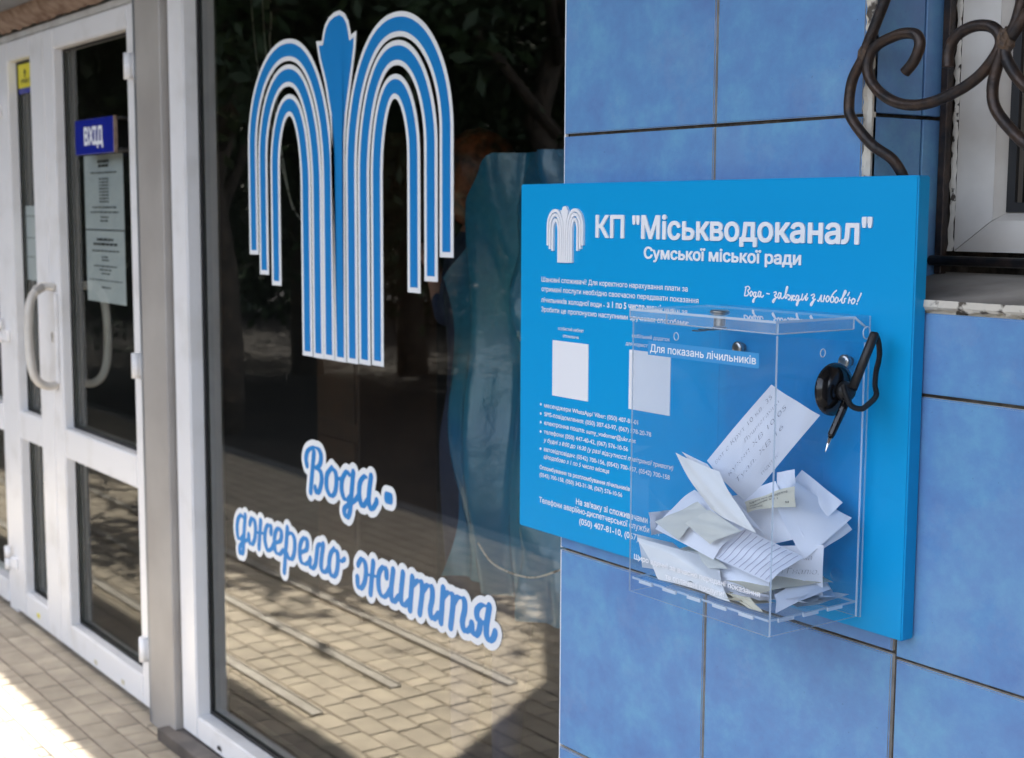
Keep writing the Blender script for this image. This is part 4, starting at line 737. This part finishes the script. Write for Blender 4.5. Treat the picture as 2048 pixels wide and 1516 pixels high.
more = [(-1.375, -.12, -.455, .2, .3, 'cream slip leaning low at the far left of the box'), (-1.345, -.15, -.462, -.15, 1.2, 'white slip low at the left, just under the long curled one'), (-1.31, -.10, -.448, .35, .4, 'white slip half hidden low behind the long curled one'), (-1.30, -.155, -.464, .10, 2.2, 'greyish slip low near the middle of the front panel'),
        (-1.265, -.13, -.455, -.25, .9, 'white slip jammed low between the thanks lettering and the lined slip'), (-1.245, -.16, -.466, .08, 2.7, 'cream slip pressed low behind the front panel, right of the middle'), (-1.225, -.09, -.452, .3, 1.7, 'white slip low behind the handwriting slip'), (-1.20, -.12, -.463, -.12, .2, 'pale slip low at the right, under the fanned ones'), (-1.20, -.075, -.458, .22, 2.4, 'white slip low in the right rear corner'), (-1.335, -.075, -.452, .3, 1.1, 'white slip low in the left rear corner')]
for i, (cx, cy, cz, tl, a, lab) in enumerate(more):
    L_, W2_ = .040 + .004 * (i % 3), .028 + .003 * (i % 2); P = []
    for sx, sy in ((-1, -1), (1, -1), (1, 1), (-1, 1)): P.append((cx + sx * L_ * cos(a) - sy * W2_ * sin(a), cy + (sx * L_ * sin(a) + sy * W2_ * cos(a)) * .8, cz + tl * (sx * .6 + sy * .7) * .035))
    PAP['m%d' % i] = P; slip('m%d' % i, lab, ('paper4', 'paper', 'paper', 'notice', 'paper', 'paper4', 'paper', 'paper2', 'paper', 'paper')[i], .004 + .001 * (i % 3), .003, grid=8)
# ---------------------------------------------------------------- pen on its holder
pn = thing('counter_pen', 'black counter pen with silver tip stuck through its black holder on the box side', 'pen', (BX1 + .02, -.09, -.21))
PX_ = BX1 + .0215
def PL(y, z, x=None): return Vector((PX_ if x is None else x, y, z))
bs = MB().lathe([(.0315, .0006), (.0325, .002), (.0325, .004), (.030, .0085), (.024, .0125), (.016, .0150), (.008, .0158), (.001, .016)], (BX1, -.0945, -.2085), (1, 0, 0), 40).build('holder_base', M['black_gloss'], pn)
MB().lathe([(.0125, .012), (.0118, .020), (.0105, .026), (.0065, .0275), (.001, .0278)], (BX1, -.092, -.2090), (1, 0, 0), 24).build('holder_socket', M['black_matt'], pn)
MB().tube([PL(-.0560, -.1400, BX1 + .030), PL(-.0570, -.1425, BX1 + .030), PL(-.0905, -.2060, BX1 + .028)], [.0050, .0056, .0056], 18).build('pen_barrel', M['black_matt'], pn)
MB().tube([PL(-.0945, -.2150, BX1 + .024), PL(-.1010, -.2300, BX1 + .0235), PL(-.1180, -.2590, BX1 + .022), PL(-.1195, -.2625, BX1 + .022)], [.0048, .0050, .0045, .0032], 18).build('pen_grip', M['black_gloss'], pn)
MB().tube([PL(-.1195, -.2625, BX1 + .022), PL(-.1245, -.2740, BX1 + .0215), PL(-.1262, -.2780, BX1 + .0214), PL(-.1268, -.2795, BX1 + .0213)], [.0029, .0016, .0007, .0005], 14).build('pen_tip', M['chrome'], pn)
path = spline([PL(-.0530, -.1415, BX1 + .028), PL(-.0450, -.1500, BX1 + .026), PL(-.0395, -.1620, BX1 + .024), PL(-.0385, -.1740, BX1 + .023), PL(-.0440, -.1880, BX1 + .024), PL(-.0465, -.2050, BX1 + .025), PL(-.0455, -.2140, BX1 + .027),
               PL(-.0530, -.2200, BX1 + .030), PL(-.0700, -.2255, BX1 + .035), PL(-.0860, -.2290, BX1 + .038), PL(-.1010, -.2240, BX1 + .036), PL(-.1060, -.2110, BX1 + .032), PL(-.1040, -.2010, BX1 + .026)], 40)
Ls = [0]
for a_, b_ in zip(path, path[1:]): Ls.append(Ls[-1] + (b_ - a_).length)
tot = Ls[-1]; pitch = .00135; N = int(tot / pitch * 9); coil = []; j = 0; aa = Vector((1, 0, 0))
for i in range(N):
    s_ = tot * i / (N - 1)
    while j < len(Ls) - 2 and Ls[j + 1] < s_: j += 1
    p = path[j].lerp(path[j + 1], (s_ - Ls[j]) / max(Ls[j + 1] - Ls[j], 1e-9)); t_ = (path[j + 1] - path[j]).normalized(); aa = (aa - t_ * aa.dot(t_)).normalized(); bb = t_.cross(aa); th = 2 * pi * s_ / pitch
    coil.append(p + (aa * cos(th) + bb * sin(th)) * .0030)
MB().tube(coil, .00062, 5).build('spiral_cord', M['black_matt'], pn)
MB().tube(path[::4], .0026, 8).build('cord_core', M['black_matt'], pn)
# ---------------------------------------------------------------- window on the right with grille
rw = thing('side_window', 'white plastic window behind the iron grille, brown curtain inside', 'window', (-.6, .2, -.1))
def frame_piece(name, pts, y0, y1, m='upvc_dirty'): return MB().poly(pts, y0, y1).build(name, M[m], rw)
Yf = .150
frame_piece('stile', [(-1.1785, -.0455), (-1.1215, -.0050), (-1.1215, 1.02), (-1.1785, 1.09)], Yf, .21)
frame_piece('bottom_rail', [(-1.1778, -.0460), (.35, -.0460), (.35, -.0056), (-1.1208, -.0056)], Yf, .21)
frame_piece('top_rail', [(-1.1778, 1.091), (.35, 1.091), (.35, 1.0206), (-1.1208, 1.0206)], Yf, .21)
mb = MB(); b = mb.bm
def chamfer(P):
    vs = [b.verts.new(p) for p in P]; b.faces.new(vs)
chamfer([(-1.1214, Yf + .0006, -.0050), (-1.1110, Yf + .016, .0046), (-1.1110, Yf + .016, 1.01), (-1.1214, Yf + .0006, 1.02)]); chamfer([(-1.1207, Yf + .0006, -.0055), (.35, Yf + .0006, -.0055), (.35, Yf + .016, .0046), (-1.1108, Yf + .016, .0045)])
mb.build('glazing_bead', M['upvc_dirty'], rw)
gasketrect(-1.1109, .34, .0047, 1.01, Yf + .018, rw, .012)
MB().box(-1.0985, -1.0880, .195, .235, .017, 1.0).build('sash_profile', M['gasket'], rw); MB().box(-1.0875, .33, .195, .235, .017, .028).build('sash_profile', M['gasket'], rw)
pane(-1.111, .35, .0045, 1.01, Yf + .0185, rw, 'glass3')
MB().box(.35, .41, Yf, .21, -.046, 1.091).build('stile', M['upvc_dirty'], rw)
V = []; F = []
for i in range(120):
    x = -1.16 + i * .0125; y_ = .32 + .012 * sin(i * .55) + .006 * sin(i * 1.3)
    V += [(x, y_, -.1), (x, y_, 1.1)]
F = [(2 * i, 2 * i + 2, 2 * i + 3, 2 * i + 1) for i in range(119)]
pydata('brown_curtain', V, F, M['curtain'], smooth=True, label='plain brown curtain hanging behind the window on the right', cat='curtain')
V = []; F = []
for i in range(121):
    z = -.046 + i * .0095; V += [(-1.1855 + R.uniform(-.0025, .0015), .1475 + R.uniform(-.001, .001), z), (-1.1788 + R.uniform(-.001, .002), .1485, z), (-1.1855, .155, z)]
for i in range(120): F += [(3 * i, 3 * i + 1, 3 * i + 4, 3 * i + 3)]
pydata('sealant', V, F, M['upvc_edge'], rw)
# sill
sl_ = thing('window_sill', 'grimy window sill with a cracked cream front edge above blue tiles', 'sill', (-.5, .06, -.115))
V = [(-1.1945, -.006, -.1005), (.45, -.006, -.1005), (.45, .148, -.0730), (-1.1945, .148, -.0730), (-1.1945, -.006, -.104), (.45, -.006, -.104), (.45, .148, -.118), (-1.1945, .148, -.118)]
M['sill2'] = mat('grimy_sill', (.40, .365, .32), (.14, .125, .11), 7, .6, bump=.3, bscale=60, detail=7)
pydata('sill_slab', V, [(0, 1, 2, 3), (4, 7, 6, 5), (0, 4, 5, 1), (3, 2, 6, 7), (0, 3, 7, 4), (1, 5, 6, 2)], M['sill2'], sl_)
V = []; F = []; n = 300
for i in range(n + 1):
    x = -1.2 + i * (1.65 / n); V += [(x, -.0066, -.1002 + R.uniform(-.0003, .0003)), (x, -.0075, -.108 + R.uniform(-.0005, .0005)), (x, -.004, -.1115 + R.gauss(0, .0010)), (x, .006, -.1140 + R.gauss(0, .0014)), (x, .0065, -.1175)]
for i in range(n):
    for k in range(4): F.append((i * 5 + k, i * 5 + k + 1, i * 5 + 6 + k, i * 5 + 5 + k))
pydata('front_edge', V, F, M['render'], sl_)
gr = thing('window_grille', 'brown rusty wrought iron grille of scrolled bars over the right window', 'grille', (-.6, 0, -.05))
GYr = -.02
def bar(P, r=.0067, **k):
    P = [(p[0], p[2] if len(p) > 2 else GYr, p[1]) for p in P]; o = MB().tube(spline(P, 8), r, 14).build('bar', M['iron'], gr); return o
bar([(-1.135, .318), (-1.1629, .2568), (-1.1876, .2061), (-1.1945, .1900), (-1.2095, .1658), (-1.2138, .1356), (-1.2075, .1170), (-1.1790, .0866, -.017), (-1.1560, .0660, -.002), (-1.146, .0340, .012), (-1.146, -.0, .014), (-1.146, -.06, .016)])
bar([(-1.1291, .1688), (-1.1165, .1810), (-1.1087, .1990), (-1.1140, .2110), (-1.1290, .2145), (-1.1459, .2129), (-1.1721, .2047), (-1.1846, .1909), (-1.1845, .1700), (-1.1658, .1478), (-1.1349, .1328), (-1.0981, .1301), (-1.0564, .1407), (-1.0233, .1579), (-1.0015, .1810), (-.9980, .1960), (-1.0094, .2094), (-1.0328, .2131), (-1.0561, .2053), (-1.0671, .1895), (-1.0675, .1697)])
bar([(-.9923, .1910), (-1.0008, .1672), (-1.0059, .1401), (-.9981, .1149), (-.9623, .0804), (-.925, .05, -.005), (-.90, .02, .01)])
bar([(-.9650, .262), (-.9723, .2347), (-.9804, .2088), (-.9921, .1910), (-.9880, .1700), (-.9656, .1429), (-.935, .125), (-.90, .128), (-.875, .15), (-.872, .18), (-.89, .20), (-.915, .205)])
bar([(-.915, .33), (-.935, .28), (-.9560, .2350), (-.9850, .1960)])
# repeat of the pattern further right (out of frame)
for dx in (.30,):
    bar([(-.9923 + dx, .33), (-1.02 + dx, .26), (-1.03 + dx, .19), (-1.01 + dx, .12), (-.95 + dx, .05), (-.90 + dx, .0, .01)])
MB().tube([(-1.190, .118, -.0575), (.34, .118, -.0575)], .0065, 10).build('cross_bar', M['iron'], gr)
MB().box(-1.1925, -1.1815, .128, .140, -.075, 1.08, .001).build('upright_bar', M['iron'], gr)
for p, r_ in (((-1.1915, GYr, .1960), .0098), ((-.9915, GYr, .1935), .0120)):
    b_ = bmesh.new(); bmesh.ops.create_icosphere(b_, subdivisions=3, radius=r_)
    for v in b_.verts: v.co = Vector((v.co.x * .9, v.co.y * .8, v.co.z * 1.2)) * (1 + .12 * sin(v.co.x * 900) * sin(v.co.z * 700)) + Vector(p)
    mb = MB(); mb.add(b_); mb.build('weld', M['weld'], gr)
# ---------------------------------------------------------------- inside the shop
V = []; F = []; nx_, nz_ = 90, 60
for i in range(nx_ + 1):
    for j in range(nz_ + 1):
        u, v = i / nx_, j / nz_; x = -2.99 + 1.10 * u
        top = .140 - (max(0, .22 - u) / .22) ** 1.2 * .30
        z = -.92 + (top + .92) * v
        y_ = .52 + .030 * sin(u * 26 + 1.5 * sin(v * 3)) + .018 * sin(u * 61 + v * 4) * (1 - .4 * v) + .02 * sin(v * 9 + u * 12) + .02 * sin(u * 9) + .012 * sin(v * 31 + u * 44) * (u > .3)
        V.append((x, y_, z))
for i in range(nx_):
    for j in range(nz_): k = i * (nz_ + 1) + j; F.append((k, k + nz_ + 1, k + nz_ + 2, k + 1))
pydata('plastic_sheet', V, F, M['sheet'], smooth=True, label='crinkled blue plastic sheet hanging behind the shop window glass', cat='sheet')
cr = MB().tube(spline([(-2.1, .30, -.66), (-2.1947, .30, -.7027), (-2.3089, .30, -.7455), (-2.4351, .30, -.7453), (-2.50, .30, -.71)], 8), .0022, 8).build('cord', M['render'], label='thin pale cord sagging behind the shop window near the tiled wall', cat='cord')
for i, P in enumerate(([(-4.25, .6, .9), (-4.22, .6, .66), (-4.18, .6, .46), (-4.10, .6, .28), (-4.0, .6, .10), (-3.95, .6, .01)], [(-4.16, .6, .9), (-4.14, .6, .66), (-4.12, .6, .50), (-4.06, .6, .30), (-3.97, .6, .05), (-3.90, .6, -.02)], [(-4.10, .6, .9), (-4.08, .6, .6), (-4.09, .6, .52), (-4.04, .6, .30)])):
    MB().tube(spline(P, 8), .0026, 8).build('hanging_wire', M['render'], label=['leftmost thin wire hanging behind the fountain sticker', 'middle thin wire hanging behind the fountain sticker', 'shortest thin wire hanging behind the fountain sticker'][i], cat='wire', group='thin wires hanging in the shop window')
# person in the shop
M['skin'] = mat('skin', (.42, .22, .16), (.36, .18, .13), 8, .5); M['hair'] = mat('auburn_hair', (.34, .09, .03), (.05, .018, .01), 30, .35, bump=.6, bscale=90, dist=.004); M['dress'] = mat('navy_dress', (.012, .025, .075), (.008, .016, .05), 6, .8)
hx, hy = -3.05, .86
J = {'pel': (hx, hy, -.62, .125, .11), 'w': (hx, hy, -.45, .105, .09), 'ch': (hx, hy, -.24, .135, .10), 'sh': (hx, hy, -.10, .10, .08), 'nk': (hx, hy, -.02, .048, .048), 'hd0': (hx - .005, hy - .01, .06, .062, .068), 'hd1': (hx - .01, hy - .015, .13, .078, .088), 'hd2': (hx, hy, .185, .055, .062),
     'ls': (hx - .15, hy - .03, -.11, .050, .050), 'le': (hx - .30, hy - .08, -.30, .040, .040), 'lw': (hx - .50, hy - .16, -.16, .026, .026), 'lh': (hx - .56, hy - .18, -.12, .030, .018),
     'rs': (hx + .15, hy + .02, -.11, .050, .050), 're': (hx + .20, hy, -.38, .040, .040), 'rw': (hx + .10, hy - .16, -.50, .026, .026), 'rh': (hx + .05, hy - .19, -.50, .030, .018),
     'lk': (hx - .09, hy, -.66, .085, .085), 'lkn': (hx - .10, hy - .02, -1.08, .058, .058), 'la': (hx - .10, hy, -1.47, .038, .038), 'lf': (hx - .11, hy - .13, -1.53, .030, .022),
     'rk': (hx + .09, hy, -.66, .085, .085), 'rkn': (hx + .10, hy - .02, -1.08, .058, .058), 'ra': (hx + .10, hy, -1.47, .038, .038), 'rf': (hx + .11, hy - .13, -1.53, .030, .022)}
E_ = [('pel', 'w'), ('w', 'ch'), ('ch', 'sh'), ('sh', 'nk'), ('nk', 'hd0'), ('hd0', 'hd1'), ('hd1', 'hd2'), ('sh', 'ls'), ('ls', 'le'), ('le', 'lw'), ('lw', 'lh'), ('sh', 'rs'), ('rs', 're'), ('re', 'rw'), ('rw', 'rh'),
      ('pel', 'lk'), ('lk', 'lkn'), ('lkn', 'la'), ('la', 'lf'), ('pel', 'rk'), ('rk', 'rkn'), ('rkn', 'ra'), ('ra', 'rf')]
def fingers(w_, h_, tag_):
    d = (Vector(J[h_][:3]) - Vector(J[w_][:3])).normalized(); s_ = d.cross(Vector((0, 0, 1))).normalized(); u_ = s_.cross(d)
    for k, (o_, ln) in enumerate(((-.024, .052), (-.008, .062), (.008, .058), (.023, .045))):
        a_ = Vector(J[h_][:3]) + s_ * o_ + d * .02; J[tag_ + 'a%d' % k] = (*a_, .009, .009); m1 = a_ + d * ln * .6 - u_ * .006; J[tag_ + 'b%d' % k] = (*m1, .008, .008); e1 = m1 + d * ln * .5 - u_ * .020; J[tag_ + 'c%d' % k] = (*e1, .0065, .0065)
        E_.extend([(h_, tag_ + 'a%d' % k), (tag_ + 'a%d' % k, tag_ + 'b%d' % k), (tag_ + 'b%d' % k, tag_ + 'c%d' % k)])
    t1 = Vector(J[h_][:3]) - s_ * .034 - d * .005; t2 = t1 - s_ * .014 + d * .032; J[tag_ + 't1'] = (*t1, .010, .010); J[tag_ + 't2'] = (*t2, .0075, .0075); E_.extend([(h_, tag_ + 't1'), (tag_ + 't1', tag_ + 't2')])
fingers('lw', 'lh', 'L'); fingers('rw', 'rh', 'Q')
J = {k: ((2 * hx - v[0], *v[1:]) if k[0] in 'lrLQ' else v) for k, v in J.items()}
ks_ = list(J); me = bpy.data.meshes.new('person'); me.from_pydata([J[k][:3] for k in ks_], [(ks_.index(a), ks_.index(b)) for a, b in E_], []); po_ = bpy.data.objects.new('person', me); COL.objects.link(po_)
sk = po_.modifiers.new('s', 'SKIN'); sk.use_smooth_shade = True
for i, k in enumerate(ks_): me.skin_vertices[0].data[i].radius = J[k][3:]; me.skin_vertices[0].data[i].use_root = (k == 'pel')
po_.modifiers.new('u', 'SUBSURF').levels = 2; po_.modifiers['u'].render_levels = 2
dg = bpy.context.evaluated_depsgraph_get(); dg.update(); m2 = bpy.data.meshes.new_from_object(po_.evaluated_get(dg)); bpy.data.objects.remove(po_)
m2.materials.clear(); pr = link('person', m2, [M['skin'], M['dress']], label='auburn haired person in a navy dress standing inside behind the glass', cat='person')
for p in m2.polygons:
    c_ = p.center + pr.location; arm = (c_ - Vector(J['lw'][:3])).length < .17 or (c_ - Vector(J['rw'][:3])).length < .13
    p.material_index = 0 if (c_.z > -.045 or arm) else 1
b_ = bmesh.new(); bmesh.ops.create_icosphere(b_, subdivisions=4, radius=1)
for v in b_.verts:
    d = v.co.copy(); wv = 1 + .035 * sin(d.x * 22 + d.z * 4) + .02 * sin(d.y * 31)
    v.co = Vector((hx + d.x * .094 * wv, hy + .018 + d.y * .104 * wv, .110 + d.z * .104 * wv - (.05 if d.z < 0 else 0) * (-d.z)))
bmesh.ops.delete(b_, geom=[v for v in b_.verts if v.co.y < hy - .045 and v.co.z < .150 and abs(v.co.x - hx) < .085], context='VERTS')
for f in b_.faces: f.smooth = True
me = bpy.data.meshes.new('hair'); b_.to_mesh(me); b_.free(); link('hair', me, M['hair'], pr)
for s_ in (-1, 1):
    MB().lathe([(.001, -.006), (.006, -.004), (.008, 0), (.006, .004), (.001, .006)], (hx - .01 + s_ * .03, hy - .090, .115), (0, 1, 0), 12).build('eye', M['white'], pr)
MB().tube([(hx - .01, hy - .092, .112), (hx - .01, hy - .112, .078), (hx - .01, hy - .098, .074)], [.006, .011, .006], 10).build('nose', M['skin'], pr)
MB().tube([(hx - .034, hy - .080, .045), (hx - .01, hy - .090, .043), (hx + .014, hy - .080, .045)], [.003, .006, .003], 8).build('mouth', M['hair'], pr)
pr.rotation_euler.z = pi; pr.location.x = 2 * hx - pr.location.x          # she faces into the shop
# counter and shelf silhouettes inside
ct = thing('counter', 'dark wooden counter standing deep inside the shop', 'counter', (-4.3, 2.6, GZ))
M['wood'] = mat('dark_wood', (.09, .045, .025), (.06, .03, .018), 5, .5)
MB().box(-5.6, -3.3, 2.3, 2.34, GZ + .021, -.62, .004).build('front_board', M['wood'], ct); MB().box(-5.64, -3.26, 2.26, 2.9, -.617, -.58, .004).build('counter_top', M['wood'], ct); MB().box(-5.6, -5.56, 2.342, 2.88, GZ + .021, -.62).build('side_board', M['wood'], ct); MB().box(-3.34, -3.3, 2.342, 2.88, GZ + .021, -.62).build('side_board', M['wood'], ct)
rk_ = thing('cabinet', 'tall brown cabinet against the back wall inside the shop', 'cabinet', (-4.7, 1.4, GZ))
MB().box(-4.95, -4.62, 1.2, 1.55, GZ + .021, .30, .004).build('carcass', M['wood'], rk_)
for z in (-1.1, -.55, 0): MB().box(-4.93, -4.64, 1.192, 1.1995, z - .24, z + .24, .002).build('door_panel', M['wood'], rk_)
# ---------------------------------------------------------------- trees across the street
def tree(x, y_, h, r, seed, lab, nl=5200, cz=None, leaf=.10, low=.15):
    rr_ = np.random.RandomState(seed); q = random.Random(seed); t = thing('tree', lab, 'tree', (x, y_, GZ - .01), 'trees standing across the paving')
    mb = MB(); th_ = h * .55; pts = [(x + q.uniform(-.05, .05) * i, y_ + q.uniform(-.05, .05) * i, GZ - .01 + th_ * i / 5) for i in range(6)]; mb.tube(pts, [.16, .13, .12, .10, .09, .06], 10)
    for k in range(6):
        a = k * 1.05 + q.random(); z = GZ + th_ * q.uniform(.5, .95); e = Vector((x + cos(a) * r * .7, y_ + sin(a) * r * .7, z + h * .25)); mb.tube([(x, y_, z), ((x + e.x) / 2, (y_ + e.y) / 2, (z + e.z) / 2 + .1), e], [.05, .035, .015], 7)
    mb.build('trunk', M['bark'], t)
    nc = 34; ctr = []
    for k in range(nc):
        v = rr_.normal(size=3); v /= np.linalg.norm(v); ctr.append(np.array([x, y_, GZ + (low + (1 - low) / 2) * h]) + v * np.array([r, r, (1 - low) / 2 * h]) * rr_.uniform(.35, .95))
    ctr = np.array(ctr); ci = rr_.randint(0, nc, nl); C = ctr[ci] + rr_.normal(size=(nl, 3)) * r * .17
    U = rr_.normal(size=(nl, 3)); U /= np.linalg.norm(U, axis=1)[:, None]; W = rr_.normal(size=(nl, 3)); W -= (W * U).sum(1)[:, None] * U; W /= np.linalg.norm(W, axis=1)[:, None]
    sz = leaf * rr_.uniform(.6, 1.3, nl)[:, None]; V = np.stack([C - U * sz, C + W * sz * .45, C + U * sz, C - W * sz * .45], 1).reshape(-1, 3)
    me = bpy.data.meshes.new('crown'); me.vertices.add(len(V)); me.vertices.foreach_set('co', V.ravel()); me.loops.add(4 * nl); me.loops.foreach_set('vertex_index', np.arange(4 * nl)); me.polygons.add(nl); me.polygons.foreach_set('loop_start', np.arange(0, 4 * nl, 4)); me.update(calc_edges=True); link('crown', me, M['leaf'], t)
tree(-9.5, -2.35, 5.4, 1.9, 1, 'dense tree whose crown shades the paving left of the window', 34000, leaf=.075, low=.42)
tree(-9.0, -5.0, 7.0, 2.7, 3, 'high crowned tree standing over the paving across from the window', 34000, leaf=.075, low=.45)
tree(-13.5, -1.9, 6.2, 2.3, 4, 'high crowned tree over the paving in front of the doors', 34000, leaf=.075, low=.40)
tree(-12.5, -4.6, 7.2, 2.6, 5, 'high crowned tree between the two nearest ones', 30000, leaf=.08, low=.42)
spots = [(-12, -5.5, 6, 2.6), (-9.5, -8.0, 6, 2.6), (-15, -3.0, 7, 2.8), (-17, -9, 8, 3.4), (-12.5, -11.5, 8, 3.4), (-7.5, -11, 7, 2.8), (-21, -5.5, 9, 3.8), (-19, -14, 9, 4), (-25, -1.0, 9, 4), (-13, -17, 9, 4), (-28, -10, 10, 4.5)]
labs = ['bushy tree beside the kerb, left of the nearest pair', 'bushy tree beside the kerb, right of the nearest pair', 'tree close to the facade line far left', 'tall tree in the middle of the second row', 'tall tree at the right of the second row', 'tree nearest to the photographer on the right', 'tall tree behind the facade line tree', 'high tree at the far end in the middle', 'farthest tree along the facade', 'high tree at the far right', 'broad tree at the very back']
for i, (s_, lb) in enumerate(zip(spots, labs)): tree(*s_, 20 + i, lb, 34000, leaf=.065, low=.03)
hg = np.random.RandomState(5); nl = 160000; V = []
cx = hg.uniform(0, 1, nl); P0, P1 = np.array([-32., 2.]), np.array([-6., -22.])
base = P0 + (P1 - P0) * cx[:, None] + hg.normal(size=(nl, 2)) * 1.0; zz = GZ + hg.uniform(0, 1, nl) ** .8 * (3.2 + .8 * np.sin(cx * 40))
C = np.stack([base[:, 0], base[:, 1], zz], 1); U = hg.normal(size=(nl, 3)); U /= np.linalg.norm(U, axis=1)[:, None]; W = hg.normal(size=(nl, 3)); W -= (W * U).sum(1)[:, None] * U; W /= np.linalg.norm(W, axis=1)[:, None]; sz = .09 * hg.uniform(.6, 1.3, nl)[:, None]
V = np.stack([C - U * sz, C + W * sz * .5, C + U * sz, C - W * sz * .5], 1).reshape(-1, 3)
me = bpy.data.meshes.new('hedge'); me.vertices.add(len(V)); me.vertices.foreach_set('co', V.ravel()); me.loops.add(4 * nl); me.loops.foreach_set('vertex_index', np.arange(4 * nl)); me.polygons.add(nl); me.polygons.foreach_set('loop_start', np.arange(0, 4 * nl, 4)); me.update(calc_edges=True)
link('hedge', me, M['leaf'], label='long unclipped green hedge closing off the far side of the street', cat='hedge', kind='stuff')
